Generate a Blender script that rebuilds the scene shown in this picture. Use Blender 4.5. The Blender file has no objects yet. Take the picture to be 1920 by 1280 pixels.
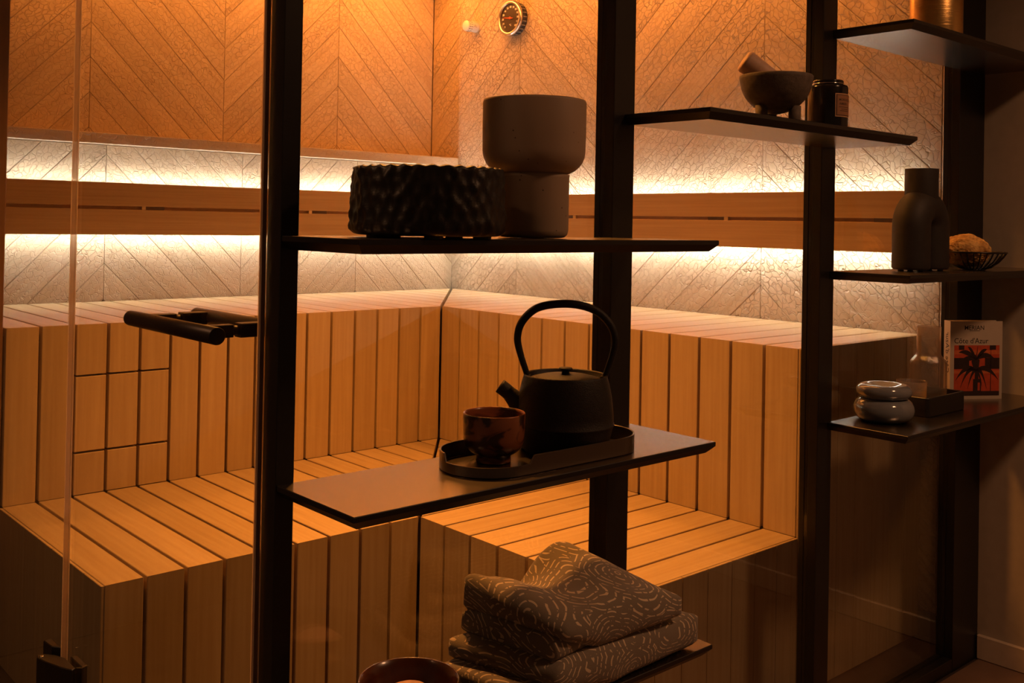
import bpy, bmesh, math, random
from mathutils import Vector, Matrix
random.seed(7)
S = bpy.context.scene
C = S.collection

# ------------------------------------------------------------------ camera
# world: x runs along the left wall towards the far right, y runs away towards the left wall, z up
EYE = Vector((0.0, 0.0, 1.2))
YAW, PITCH, ROLL = 0.726678, 0.009908, 0.018507
F_PX, CY = 1910.77, 398.30
fwd = Vector((math.sin(YAW) * math.cos(PITCH), math.cos(YAW) * math.cos(PITCH), math.sin(PITCH)))
r0 = Vector((math.cos(YAW), -math.sin(YAW), 0.0))
u0 = r0.cross(fwd)
rgt = math.cos(ROLL) * r0 + math.sin(ROLL) * u0
upv = -math.sin(ROLL) * r0 + math.cos(ROLL) * u0
cam = bpy.data.objects.new('camera', bpy.data.cameras.new('camera'))
C.objects.link(cam)
m = Matrix((rgt, upv, -fwd)).transposed().to_4x4()
m.translation = EYE
cam.matrix_world = m
cam.data.sensor_width = 36.0
cam.data.lens = F_PX / 1920.0 * 36.0
cam.data.shift_y = -(640.0 - CY) / 1920.0
cam.data.clip_start = 0.05
S.camera = cam

# ------------------------------------------------------------------ world, exposure
W = bpy.data.worlds.new('dim_room')
S.world = W
W.use_nodes = True
W.node_tree.nodes['Background'].inputs[0].default_value = (1.0, 0.50, 0.25, 1)
W.node_tree.nodes['Background'].inputs[1].default_value = 0.05
S.view_settings.view_transform = 'Standard'
S.view_settings.look = 'None'
S.view_settings.exposure = 0.0
S.view_settings.gamma = 1.0
S.view_settings.use_curve_mapping = False
S.cycles.use_denoising = True
S.cycles.max_bounces = 6
S.cycles.diffuse_bounces = 3
S.cycles.glossy_bounces = 3
S.cycles.transparent_max_bounces = 16
S.cycles.sample_clamp_indirect = 4.0
S.cycles.caustics_reflective = False
S.cycles.caustics_refractive = False

WARM = (1.0, 0.345, 0.056)
ROOM = (1.0, 0.47, 0.22)
LED = (1.0, 1.0, 0.93)
LED_UP, LED_DOWN = 54.0, 68.0
COVE = 1.0      # multiplier of the warm lamps under the sauna ceiling


# ------------------------------------------------------------------ materials
def mat(name):
    m = bpy.data.materials.new(name)
    m.use_nodes = True
    nt = m.node_tree
    b = nt.nodes['Principled BSDF']
    return m, nt, b


def plain(name, col, rough=0.5, metal=0.0, spec=0.5, coat=0.0, noise=0.0, nscale=40.0, bump=0.0, bscale=200.0):
    m, nt, b = mat(name)
    b.inputs['Base Color'].default_value = (*col, 1)
    b.inputs['Roughness'].default_value = rough
    b.inputs['Metallic'].default_value = metal
    b.inputs['Specular IOR Level'].default_value = spec
    b.inputs['Coat Weight'].default_value = coat
    tc = nt.nodes.new('ShaderNodeTexCoord')
    if noise:
        n = nt.nodes.new('ShaderNodeTexNoise')
        n.inputs['Scale'].default_value = nscale
        n.inputs['Detail'].default_value = 4
        nt.links.new(tc.outputs['Object'], n.inputs['Vector'])
        r = nt.nodes.new('ShaderNodeValToRGB')
        r.color_ramp.elements[0].color = (*[c * (1 - noise) for c in col], 1)
        r.color_ramp.elements[1].color = (*[min(1, c * (1 + noise)) for c in col], 1)
        r.color_ramp.elements[0].position = 0.3
        r.color_ramp.elements[1].position = 0.7
        nt.links.new(n.outputs['Fac'], r.inputs['Fac'])
        nt.links.new(r.outputs['Color'], b.inputs['Base Color'])
    if bump:
        n = nt.nodes.new('ShaderNodeTexNoise')
        n.inputs['Scale'].default_value = bscale
        n.inputs['Detail'].default_value = 3
        nt.links.new(tc.outputs['Object'], n.inputs['Vector'])
        bp = nt.nodes.new('ShaderNodeBump')
        bp.inputs['Strength'].default_value = bump
        bp.inputs['Distance'].default_value = 0.002
        nt.links.new(n.outputs['Fac'], bp.inputs['Height'])
        nt.links.new(bp.outputs['Normal'], b.inputs['Normal'])
    return m


def emit(name, col, strength):
    m, nt, b = mat(name)
    nt.nodes.remove(b)
    e = nt.nodes.new('ShaderNodeEmission')
    e.inputs[0].default_value = (*col, 1)
    e.inputs[1].default_value = strength
    nt.links.new(e.outputs[0], nt.nodes['Material Output'].inputs[0])
    return m


def wood(name, col, scale, rot=(0, 0, 0), rough=0.5, var=0.10, bump=0.12, crackle=0.0, cell=(50, 50, 50), vary=0.12, dark=0.72):
    """fine streaky grain (scale = noise frequency per axis), a random shift and tint per board,
    and, for the embossed cladding, a crackled relief"""
    m, nt, b = mat(name)
    N, L = nt.nodes.new, nt.links.new
    tc = N('ShaderNodeTexCoord')
    oi = N('ShaderNodeObjectInfo')
    mul = N('ShaderNodeMath'); mul.operation = 'MULTIPLY'; mul.inputs[1].default_value = 37.0
    L(oi.outputs['Random'], mul.inputs[0])
    add = N('ShaderNodeVectorMath'); add.operation = 'ADD'
    L(tc.outputs['Object'], add.inputs[0]); L(mul.outputs[0], add.inputs[1])
    vr = N('ShaderNodeMapping'); vr.inputs['Rotation'].default_value = rot
    L(add.outputs[0], vr.inputs['Vector'])
    sc = N('ShaderNodeMapping'); sc.inputs['Scale'].default_value = scale
    L(vr.outputs[0], sc.inputs['Vector'])
    n1 = N('ShaderNodeTexNoise'); n1.inputs['Scale'].default_value = 1.0
    n1.inputs['Detail'].default_value = 2.5
    L(sc.outputs[0], n1.inputs['Vector'])
    ramp = N('ShaderNodeValToRGB')
    ramp.color_ramp.elements[0].position = 0.25
    ramp.color_ramp.elements[1].position = 0.75
    ramp.color_ramp.elements[0].color = (col[0] * dark, col[1] * dark * 0.93, col[2] * dark * 0.85, 1)
    ramp.color_ramp.elements[1].color = (*col, 1)
    L(n1.outputs['Fac'], ramp.inputs['Fac'])
    hsv = N('ShaderNodeHueSaturation')
    mr = N('ShaderNodeMapRange')
    mr.inputs['To Min'].default_value = 1.0 - vary
    mr.inputs['To Max'].default_value = 1.0 + vary * 0.7
    L(oi.outputs['Random'], mr.inputs['Value'])
    L(mr.outputs[0], hsv.inputs['Value'])
    L(ramp.outputs['Color'], hsv.inputs['Color'])
    L(hsv.outputs[0], b.inputs['Base Color'])
    b.inputs['Roughness'].default_value = rough
    b.inputs['Specular IOR Level'].default_value = 0.35
    if crackle:
        nz = N('ShaderNodeTexNoise'); nz.inputs['Scale'].default_value = 45.0; nz.inputs['Detail'].default_value = 0
        L(vr.outputs[0], nz.inputs['Vector'])
        mx = N('ShaderNodeVectorMath'); mx.operation = 'MULTIPLY_ADD'
        mx.inputs[1].default_value = (0.022, 0.022, 0.022)
        L(nz.outputs['Color'], mx.inputs[0]); L(vr.outputs[0], mx.inputs[2])
        ms = N('ShaderNodeMapping'); ms.inputs['Scale'].default_value = cell
        L(mx.outputs[0], ms.inputs['Vector'])
        vo = N('ShaderNodeTexVoronoi'); vo.feature = 'DISTANCE_TO_EDGE'; vo.inputs['Scale'].default_value = 1.0
        L(ms.outputs[0], vo.inputs['Vector'])
        rr = N('ShaderNodeMapRange'); rr.interpolation_type = 'SMOOTHSTEP'
        rr.inputs['From Min'].default_value = 0.0; rr.inputs['From Max'].default_value = 0.07
        L(vo.outputs['Distance'], rr.inputs['Value'])
        # the relief comes and goes over a board and from board to board
        n3 = N('ShaderNodeTexNoise'); n3.inputs['Scale'].default_value = 5.0; n3.inputs['Detail'].default_value = 0
        L(vr.outputs[0], n3.inputs['Vector'])
        pr = N('ShaderNodeMapRange')
        pr.inputs['From Min'].default_value = 0.30; pr.inputs['From Max'].default_value = 0.65
        pr.inputs['To Min'].default_value = 0.35; pr.inputs['To Max'].default_value = 1.0
        L(n3.outputs['Fac'], pr.inputs['Value'])
        st = N('ShaderNodeMath'); st.operation = 'MULTIPLY'
        L(rr.outputs[0], st.inputs[0]); L(pr.outputs[0], st.inputs[1])
        b2 = N('ShaderNodeBump')
        b2.inputs['Strength'].default_value = crackle
        b2.inputs['Distance'].default_value = 0.006
        L(st.outputs[0], b2.inputs['Height'])
        L(b2.outputs['Normal'], b.inputs['Normal'])
    return m


def glass(name, tint=(0.93, 0.93, 0.92), rough=0.0, ior=1.5, gain=1.0, milky=0.0):
    m, nt, b = mat(name)
    nt.nodes.remove(b)
    N, L = nt.nodes.new, nt.links.new
    t = N('ShaderNodeBsdfTransparent'); t.inputs[0].default_value = (*tint, 1)
    g = N('ShaderNodeBsdfGlossy'); g.inputs['Roughness'].default_value = rough
    g.inputs['Color'].default_value = (gain, gain, gain, 1)
    fr = N('ShaderNodeFresnel')
    ge = N('ShaderNodeNewGeometry')
    io = N('ShaderNodeMapRange')               # the pane is not refracting, so both of its faces reflect alike
    io.inputs['To Min'].default_value = ior; io.inputs['To Max'].default_value = 1.0 / ior
    L(ge.outputs['Backfacing'], io.inputs['Value']); L(io.outputs[0], fr.inputs['IOR'])
    mx = N('ShaderNodeMixShader')
    L(fr.outputs[0], mx.inputs[0]); L(t.outputs[0], mx.inputs[1]); L(g.outputs[0], mx.inputs[2])
    last = mx
    if milky:
        df = N('ShaderNodeBsdfTranslucent'); df.inputs[0].default_value = (0.62, 0.48, 0.34, 1)
        m2 = N('ShaderNodeMixShader'); m2.inputs[0].default_value = milky
        L(mx.outputs[0], m2.inputs[1]); L(df.outputs[0], m2.inputs[2])
        last = m2
    L(last.outputs[0], nt.nodes['Material Output'].inputs[0])
    return m


BENCH = (0.60, 0.46, 0.26)
CLAD = (0.70, 0.55, 0.385)
M = {}
M['slat_x'] = wood('bench_wood_along_left_wall', BENCH, (90, 3.2, 3.2), bump=0.10, vary=0.10, dark=0.84)
M['slat_y'] = wood('bench_wood_along_right_wall', BENCH, (3.2, 90, 3.2), bump=0.10, vary=0.10, dark=0.84)
M['plank_vx'] = wood('upright_plank_wood_facing_front', BENCH, (90, 90, 3.0), bump=0.10, vary=0.10, dark=0.84)
M['board_x'] = wood('backrest_board_wood_left', (0.58, 0.38, 0.18), (2.5, 120, 120), bump=0.10, dark=0.80, vary=0.05)
M['board_y'] = wood('backrest_board_wood_right', (0.58, 0.38, 0.18), (120, 2.5, 120), bump=0.10, dark=0.80, vary=0.05)
M['light_block'] = plain('light_block_dark', (0.20, 0.09, 0.035), 0.7, noise=0.2)
M['dark_wood'] = wood('jamb_wood', (0.30, 0.16, 0.08), (60, 60, 2.5), bump=0.1)
M['ceil_wood'] = plain('ceiling_wood', (0.34, 0.20, 0.10), 0.6, noise=0.2, nscale=8)
A = 0.735
# left cladding lies in the xz plane, right cladding in the yz plane; grain follows the board
for k, s in (('up', 1), ('down', -1)):
    M['clad_l_' + k] = wood('chevron_wood_left_' + k, CLAD, (3.0, 60, 80), rot=(0, s * A, 0), bump=0.10,
                            crackle=0.7, cell=(40, 60, 62), vary=0.09, dark=0.80)
    M['clad_r_' + k] = wood('chevron_wood_right_' + k, CLAD, (60, 3.0, 80), rot=(-s * A, 0, 0), bump=0.10,
                            crackle=0.95, cell=(50, 38, 56), vary=0.09, dark=0.80)
M['clad_edge'] = wood('cladding_trim_wood', CLAD, (30, 60, 6), crackle=0.5, cell=(44, 44, 40), vary=0.06, dark=0.80)
M['clad_ledge'] = wood('ledge_wood', CLAD, (4, 60, 60), crackle=0.5, cell=(40, 44, 50), vary=0.06, dark=0.80)
M['clad_back'] = plain('cladding_backing', (0.16, 0.085, 0.04), 0.8, noise=0.2)
M['black'] = plain('black_powder_coat', (0.012, 0.010, 0.009), 0.35, noise=0.15, nscale=120)
M['shelf'] = plain('black_satin_metal', (0.36, 0.315, 0.265), 0.27, metal=1.0)
M['gasket'] = plain('brown_gasket', (0.055, 0.038, 0.026), 0.5, noise=0.1)
M['glass'] = glass('clear_pane')
M['glass_edge'] = plain('polished_glass_edge', (0.30, 0.22, 0.15), 0.12, spec=0.8, noise=0.15, nscale=15)
m, nt, b = mat('milky_clear_seal')
tl = nt.nodes.new('ShaderNodeBsdfTranslucent'); tl.inputs[0].default_value = (0.98, 0.88, 0.76, 1)
tp = nt.nodes.new('ShaderNodeBsdfTransparent'); tp.inputs[0].default_value = (0.95, 0.88, 0.80, 1)
ms_ = nt.nodes.new('ShaderNodeMixShader'); ms_.inputs[0].default_value = 0.5
m2_ = nt.nodes.new('ShaderNodeMixShader'); m2_.inputs[0].default_value = 0.85
b.inputs['Base Color'].default_value = (0.75, 0.60, 0.46, 1); b.inputs['Roughness'].default_value = 0.25
nt.links.new(tp.outputs[0], ms_.inputs[1]); nt.links.new(tl.outputs[0], ms_.inputs[2])
nt.links.new(b.outputs[0], m2_.inputs[1]); nt.links.new(ms_.outputs[0], m2_.inputs[2]); nt.links.new(m2_.outputs[0], nt.nodes['Material Output'].inputs[0])
M['seal'] = m
M['floor'] = plain('room_floor', (0.20, 0.12, 0.08), 0.6, noise=0.25, nscale=6)
M['floor_in'] = plain('sauna_floor', (0.06, 0.045, 0.035), 0.45, noise=0.25, nscale=14)
M['plaster'] = plain('painted_plaster', (0.50, 0.42, 0.33), 0.75, noise=0.05, nscale=30, bump=0.08, bscale=400)
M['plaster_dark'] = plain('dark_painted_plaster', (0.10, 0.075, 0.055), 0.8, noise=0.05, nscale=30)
M['base_white'] = plain('painted_skirting', (0.66, 0.54, 0.42), 0.45, noise=0.05)
M['led_up'] = emit('led_strip_up', LED, LED_UP)
M['led_down'] = emit('led_strip_down', LED, LED_DOWN)


# ------------------------------------------------------------------ builders
def link(name, me, material=None, parent=None, loc=(0, 0, 0), smooth=False):
    o = bpy.data.objects.new(name, me)
    C.objects.link(o)
    if material is not None and not me.materials:
        me.materials.append(material)
    if smooth:
        for p in me.polygons:
            p.use_smooth = True
    if parent is not None:
        o.parent = parent
        o.matrix_parent_inverse = Matrix.Translation(-WL[parent.name])
    o.location = loc
    WL[o.name] = Vector(loc) if parent is None else Vector((0, 0, 0)) + Vector(loc)
    return o


WL = {}


def thing(name, label, cat, loc=(0, 0, 0), group=None, kind=None):
    o = bpy.data.objects.new(name, None)
    C.objects.link(o)
    o.location = loc
    o.empty_display_size = 0.05
    WL[o.name] = Vector(loc)
    o['label'] = label
    if cat:
        o['category'] = cat
    if group:
        o['group'] = group
    if kind:
        o['kind'] = kind
    return o


def tag(o, label=None, cat=None, group=None, kind=None):
    if label: o['label'] = label
    if cat: o['category'] = cat
    if group: o['group'] = group
    if kind: o['kind'] = kind
    return o


def newmesh(name, verts, faces):
    me = bpy.data.meshes.new(name)
    me.from_pydata([tuple(v) for v in verts], [], faces)
    bm = bmesh.new(); bm.from_mesh(me)
    bmesh.ops.recalc_face_normals(bm, faces=bm.faces)
    bm.to_mesh(me); bm.free()
    return me


def box(name, x0, x1, y0, y1, z0, z1, material, parent=None, bev=0.0, seg=1):
    c = Vector(((x0 + x1) / 2, (y0 + y1) / 2, (z0 + z1) / 2))
    bm = bmesh.new()
    bmesh.ops.create_cube(bm, size=1.0)
    bmesh.ops.scale(bm, vec=(x1 - x0, y1 - y0, z1 - z0), verts=bm.verts)
    if bev:
        bmesh.ops.bevel(bm, geom=list(bm.edges), offset=bev, segments=seg, affect='EDGES', profile=0.6)
    me = bpy.data.meshes.new(name)
    bm.to_mesh(me); bm.free()
    return link(name, me, material, parent, c)


def inset(poly, d):
    n = len(poly)
    area = sum(poly[i][0] * poly[(i + 1) % n][1] - poly[(i + 1) % n][0] * poly[i][1] for i in range(n))
    s = 1 if area > 0 else -1
    out = []
    for i in range(n):
        p0, p1, p2 = Vector(poly[i - 1]), Vector(poly[i]), Vector(poly[(i + 1) % n])
        a, b = (p1 - p0).normalized(), (p2 - p1).normalized()
        na, nb = Vector((-a.y, a.x)) * s, Vector((-b.y, b.x)) * s
        k = 1 + na.dot(nb)
        if k < 0.15: k = 0.15
        out.append(p1 + (na + nb) * (d / k))
    return out


def clip(poly, a, b, c):
    """keep a*u + b*v <= c"""
    out = []
    for i in range(len(poly)):
        p, q = poly[i], poly[(i + 1) % len(poly)]
        fp, fq = a * p[0] + b * p[1] - c, a * q[0] + b * q[1] - c
        if fp <= 0: out.append(p)
        if (fp < 0 < fq) or (fq < 0 < fp):
            t = fp / (fp - fq)
            out.append((p[0] + t * (q[0] - p[0]), p[1] + t * (q[1] - p[1])))
    res = []
    for p in out:
        if not res or (Vector(p) - Vector(res[-1])).length > 1e-4: res.append(p)
    if len(res) > 2 and (Vector(res[0]) - Vector(res[-1])).length < 1e-4: res.pop()
    return res


CACHE = {}


def prism(name, poly, U, V, Nrm, base, t, ch, material, parent, both=False):
    """polygon (u,v) in the plane base + u*U + v*V, its face towards +Nrm, thickness t backwards,
    long edges chamfered by ch; alike pieces share mesh data"""
    cu = sum(p[0] for p in poly) / len(poly); cv = sum(p[1] for p in poly) / len(poly)
    loc = [(p[0] - cu, p[1] - cv) for p in poly]
    key = (material.name, tuple(U), tuple(V), round(t, 4), tuple((round(a, 4), round(b, 4)) for a, b in loc))
    me = CACHE.get(key)
    if me is None:
        U_, V_, N_ = Vector(U), Vector(V), Vector(Nrm)
        n = len(loc)
        ins = inset(loc, ch)
        rings = [[U_ * p[0] + V_ * p[1] for p in ins]]
        rings.append([U_ * p[0] + V_ * p[1] - N_ * ch for p in loc])
        if both:
            rings.append([U_ * p[0] + V_ * p[1] - N_ * (t - ch) for p in loc])
            rings.append([U_ * p[0] + V_ * p[1] - N_ * t for p in ins])
        else:
            rings.append([U_ * p[0] + V_ * p[1] - N_ * t for p in loc])
        vs = [v for r in rings for v in r]
        fs = [list(range(n)), list(range((len(rings) - 1) * n, len(rings) * n))[::-1]]
        for k in range(len(rings) - 1):
            for i in range(n):
                j = (i + 1) % n
                fs.append([k * n + i, k * n + j, (k + 1) * n + j, (k + 1) * n + i])
        me = newmesh(name, vs, fs)
        me.materials.append(material)
        CACHE[key] = me
    o = link(name, me, None, parent, Vector(base) + Vector(U) * cu + Vector(V) * cv)
    return o


def lathe(name, prof, material, parent=None, loc=(0, 0, 0), n=48, smooth=True, fn=None, close=True):
    vs, fs = [], []
    for i, (r, z) in enumerate(prof):
        for k in range(n):
            a = 2 * math.pi * k / n
            rr, zz = (fn(r, z, a, i) if fn else (r, z))
            vs.append((rr * math.cos(a), rr * math.sin(a), zz))
    for i in range(len(prof) - 1):
        for k in range(n):
            j = (k + 1) % n
            fs.append([i * n + k, i * n + j, (i + 1) * n + j, (i + 1) * n + k])
    if close:
        fs.append(list(range(n))[::-1])
        fs.append([(len(prof) - 1) * n + k for k in range(n)])
    me = newmesh(name, vs, fs)
    o = link(name, me, material, parent, loc, smooth=smooth)
    if smooth:
        for p in me.polygons:
            if len(p.vertices) > 4: p.use_smooth = False
    return o


def tube(name, pts, radii, material, parent=None, n=14, loc=(0, 0, 0), cap=True, flat=1.0, closed=False):
    pts = [Vector(p) for p in pts]
    if not hasattr(radii, '__len__'): radii = [radii] * len(pts)
    vs, fs = [], []
    m_ = len(pts)
    def tan(i):
        if closed: return (pts[(i + 1) % m_] - pts[i - 1]).normalized()
        return (pts[min(i + 1, m_ - 1)] - pts[max(i - 1, 0)]).normalized()
    t0 = tan(0)
    ref = Vector((0, 0, 1)) if abs(t0.z) < 0.9 else Vector((1, 0, 0))
    nx = t0.cross(ref).normalized()
    for i in range(m_):
        t = tan(i)
        nx = (nx - t * nx.dot(t)).normalized()
        ny = t.cross(nx)
        for k in range(n):
            a = 2 * math.pi * k / n
            vs.append(pts[i] + (nx * math.cos(a) * flat + ny * math.sin(a)) * radii[i])
    for i in range(m_ - (0 if closed else 1)):
        i2 = (i + 1) % m_
        for k in range(n):
            j = (k + 1) % n
            fs.append([i * n + k, i * n + j, i2 * n + j, i2 * n + k])
    if cap and not closed:
        fs.append(list(range(n))[::-1]); fs.append([(m_ - 1) * n + k for k in range(n)])
    me = newmesh(name, vs, fs)
    return link(name, me, material, parent, loc, smooth=True)


def spline(ctrl, k=8):
    """Catmull-Rom through the control points"""
    c = [Vector(p) for p in ctrl]
    c = [c[0] * 2 - c[1]] + c + [c[-1] * 2 - c[-2]]
    out = []
    for i in range(1, len(c) - 2):
        for j in range(k):
            t = j / k
            out.append(0.5 * ((2 * c[i]) + (c[i + 1] - c[i - 1]) * t + (2 * c[i - 1] - 5 * c[i] + 4 * c[i + 1] - c[i + 2]) * t * t
                              + (3 * c[i] - c[i - 1] - 3 * c[i + 1] + c[i + 2]) * t ** 3))
    out.append(c[-2])
    return out


def text(name, body, size, origin, U, V, material, parent, align='LEFT', bold=0.0, depth=0.0003):
    cu = bpy.data.curves.new(name, 'FONT')
    cu.body = body; cu.size = size; cu.align_x = align; cu.offset = bold; cu.extrude = depth
    cu.resolution_u = 3
    tmp = bpy.data.objects.new('tmp_' + name, cu)
    C.objects.link(tmp)
    bpy.context.view_layer.update()
    me = bpy.data.meshes.new_from_object(tmp)
    bpy.data.objects.remove(tmp); bpy.data.curves.remove(cu)
    U, V = Vector(U).normalized(), Vector(V).normalized()
    Nn = U.cross(V)
    for v in me.vertices:
        c = v.co.copy()
        v.co = U * c.x + V * c.y + Nn * c.z
    me.materials.clear(); me.materials.append(material)
    return link(name, me, None, parent, origin)


# ------------------------------------------------------------------ key measures (metres)
XW, YW, YN = 2.94, 3.72, 3.895         # right wall, left wall, back of the niche above the left wall
ZU, ZL = 0.890, 0.409                  # upper and lower bench height
UX, UY = 2.290, 2.955                  # inner corner of the upper benches
LX, LY = 1.645, 2.200                  # inner corner of the lower benches
BX0, BY0 = 0.808, 1.458                # ends of the benches
YF = 1.27                              # front plane of the rack posts
XD = 0.70                              # plane of the door glass
ZC = 2.32
X_, Y_, Z_ = (1, 0, 0), (0, 1, 0), (0, 0, 1)

# ------------------------------------------------------------------ the setting
fl = box('floor', -2.5, 2.915, -2.5, 1.262, -0.06, 0.0, M['floor']); tag(fl, kind='structure')
fl2 = box('floor_sauna', -2.5, 3.0, 1.262, 4.0, -0.06, -0.002, M['floor_in']); tag(fl2, kind='structure')
cl = box('ceiling', 0.66, 3.1, 1.27, 4.05, ZC, ZC + 0.05, M['ceil_wood']); tag(cl, kind='structure')
c2 = box('ceiling_room', -2.5, 2.915, -2.5, 1.262, ZC + 0.1, ZC + 0.15, M['plaster']); tag(c2, kind='structure')
wr = box('wall_room', 2.915, 3.12, -2.5, 1.335, 0.0, ZC + 0.1, M['plaster']); tag(wr, kind='structure')
bb = box('baseboard_right', 2.902, 2.915, -2.5, 1.268, 0.0, 0.068, M['base_white'], bev=0.003); tag(bb, kind='structure')
wc = box('wall_corridor', -2.5, 0.686, UY + 0.02, UY + 0.15, 0.0, ZC + 0.1, M['plaster_dark']); tag(wc, kind='structure')
st = box('wall_stub', 0.690, BX0 - 0.002, UY + 0.006, YN + 0.05, 0.0, ZC, M['dark_wood'], bev=0.002); tag(st, kind='structure')


def chevrons(parent, cols, z0, phase_of, slope, p, zmin, zmax, U, Nrm, base, mats, skip=None, name='plank'):
    """columns (a, b, sign): sign +1 boards rise with u"""
    for a, b, s, za in cols:
        rise = slope * (b - a)
        k0 = int(math.floor((zmin - za - max(0, s * rise)) / p)) - 1
        k1 = int(math.ceil((zmax - za - min(0, s * rise)) / p)) + 1
        for k in range(k0, k1):
            zz = za + k * p
            poly = [(a, zz), (b, zz + s * rise), (b, zz + p + s * rise), (a, zz + p)]
            poly = clip(poly, 0, 1, zmax); 
            if len(poly) > 2: poly = clip(poly, 0, -1, -zmin)
            if len(poly) < 3: continue
            poly = inset(poly, 0.0008)
            poly = [(q[0], q[1]) for q in poly]
            ar = abs(sum(poly[i][0] * poly[(i + 1) % len(poly)][1] - poly[(i + 1) % len(poly)][0] * poly[i][1] for i in range(len(poly)))) / 2
            if ar < 0.0006: continue
            if skip and skip(poly): continue
            prism(name, poly, U, Z_, Nrm, base, 0.012, 0.0014, mats[0 if s > 0 else 1], parent)


# right wall: backing + chevron boards, apexes up at y = 2.028 and 3.273
wR = box('wall_right', XW + 0.0125, 3.12, 1.335, YN + 0.06, 0.0, ZC, M['clad_back']); tag(wR, kind='structure')
ap = 1.922
sl = 0.912
p_ = 0.1313
colsR = []
for a, b, s in ((1.405, 2.028, 1), (2.028, 2.650, -1), (2.650, 3.273, 1), (3.273, YN + 0.0, -1)):
    za = ap if s < 0 else ap - sl * (b - a)
    colsR.append((a, b, s, za))
chevrons(wR, colsR, 0, None, sl, p_, 0.075, ZC, Y_, (-1, 0, 0), (XW, 0, 0), (M['clad_r_up'], M['clad_r_down']),
         skip=lambda q: max(v[1] for v in q) < 0.87 and min(v[0] for v in q) > 1.44)
t2 = box('trim_2', XW - 0.001, XW + 0.0125, 1.340, 1.403, 0.07, ZC, M['clad_edge'], bev=0.0015); tag(t2, kind='structure')
t3 = box('trim_3', XW + 0.002, XW + 0.0125, 1.340, 1.46, 0.0, 0.068, M['black']); tag(t3, kind='structure')

# left wall: lower part proud, niche above it
wL = box('wall_left', BX0 + 0.001, 3.12, YW + 0.0125, YN + 0.14, 0.0, 1.445, M['clad_back']); tag(wL, kind='structure')
slL = 1.04
colsL = []
for a, b, s in ((BX0 + 0.001, 1.345, 1), (1.345, 1.878, -1), (1.878, 2.413, 1), (2.413, XW - 0.001, -1)):
    za = 1.027 if s < 0 else 1.027 - slL * (b - a)
    colsL.append((a, b, s, za))
chevrons(wL, colsL, 0, None, slL, p_, 0.86, 1.453, X_, (0, -1, 0), (0, YW, 0), (M['clad_l_up'], M['clad_l_down']))
wN = box('wall_niche', 0.69, 3.12, YN + 0.0125, YN + 0.14, 1.445, ZC, M['clad_back']); tag(wN, kind='structure')
colsN = []
for a, b, s in ((BX0 + 0.001, 1.341, 1), (1.341, 1.876, -1), (1.876, 2.416, 1), (2.416, XW - 0.001, -1)):
    za = 1.922 if s < 0 else 1.922 - slL * (b - a)
    colsN.append((a, b, s, za))
chevrons(wN, colsN, 0, None, slL, p_, 1.46, ZC, X_, (0, -1, 0), (0, YN, 0), (M['clad_l_up'], M['clad_l_down']))
t1 = box('trim_1', BX0, XW - 0.0005, YW - 0.034, YN, 1.454, 1.494, M['clad_ledge'], bev=0.002); tag(t1, kind='structure')


# ------------------------------------------------------------------ benches
def l_slat(parent, axis, a, b, front, back, zt, zb, material, t=0.024, name='slat'):
    """waterfall board: a top and a front in one, mitred. axis 'x' = left benches (front faces -y), 'y' = right ones"""
    D = back - front
    poly = [(0, zb), (0, zt), (D, zt), (D, zt - t), (t, zt - t), (t, zb)]
    g = 0.0043
    if axis == 'x':
        return prism(name, poly, Y_, Z_, X_, (b - g, front, 0), (b - a) - 2 * g, 0.0014, material, parent, both=True)
    return prism(name, poly, X_, Z_, Y_, (front, b - g, 0), (b - a) - 2 * g, 0.0014, material, parent, both=True)


def f_slat(parent, axis, a, b, front, z0, z1, material, t=0.024, name='slat'):
    g = 0.0043
    poly = [(a + g, z0), (b - g, z0), (b - g, z1), (a + g, z1)]
    if axis == 'x':
        return prism(name, poly, X_, Z_, (0, -1, 0), (0, front, 0), t, 0.0014, material, parent)
    return prism(name, poly, Y_, Z_, (-1, 0, 0), (front, 0, 0), t, 0.0014, material, parent)


def t_slat(parent, poly, zt, material, t=0.024, name='slat'):
    if len(poly) > 2:
        prism(name, poly, X_, Y_, Z_, (0, 0, zt), t, 0.0014, material, parent)


NXU, NYU, NXL, NYL = 16, 14, 9, 7
pxu, pyu = (UX - BX0) / NXU, (UY - BY0) / NYU
pxl, pyl = (LX - BX0) / NXL, (LY - BY0) / NYL
dgu = ((XW - UX), (YW - UY))           # mitre direction, upper
dgl = ((UX - LX), (UY - LY))           # mitre direction, lower


def side(poly, p0, d, keep_left, gap):
    """clip by the mitre line through p0 along d"""
    n = Vector((-d[1], d[0])).normalized()      # left normal
    s = -1 if keep_left else 1
    return clip(poly, s * n.x, s * n.y, s * (n.x * p0[0] + n.y * p0[1]) - gap)


def light_block(parent, polys, z0, z1):  # dark box added inside to stop light leaking through the slat gaps
    for k, poly in enumerate(polys):
        prism('light_block', poly, X_, Y_, Z_, (0, 0, z1), z1 - z0, 0.001, M['light_block'], parent)


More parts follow.
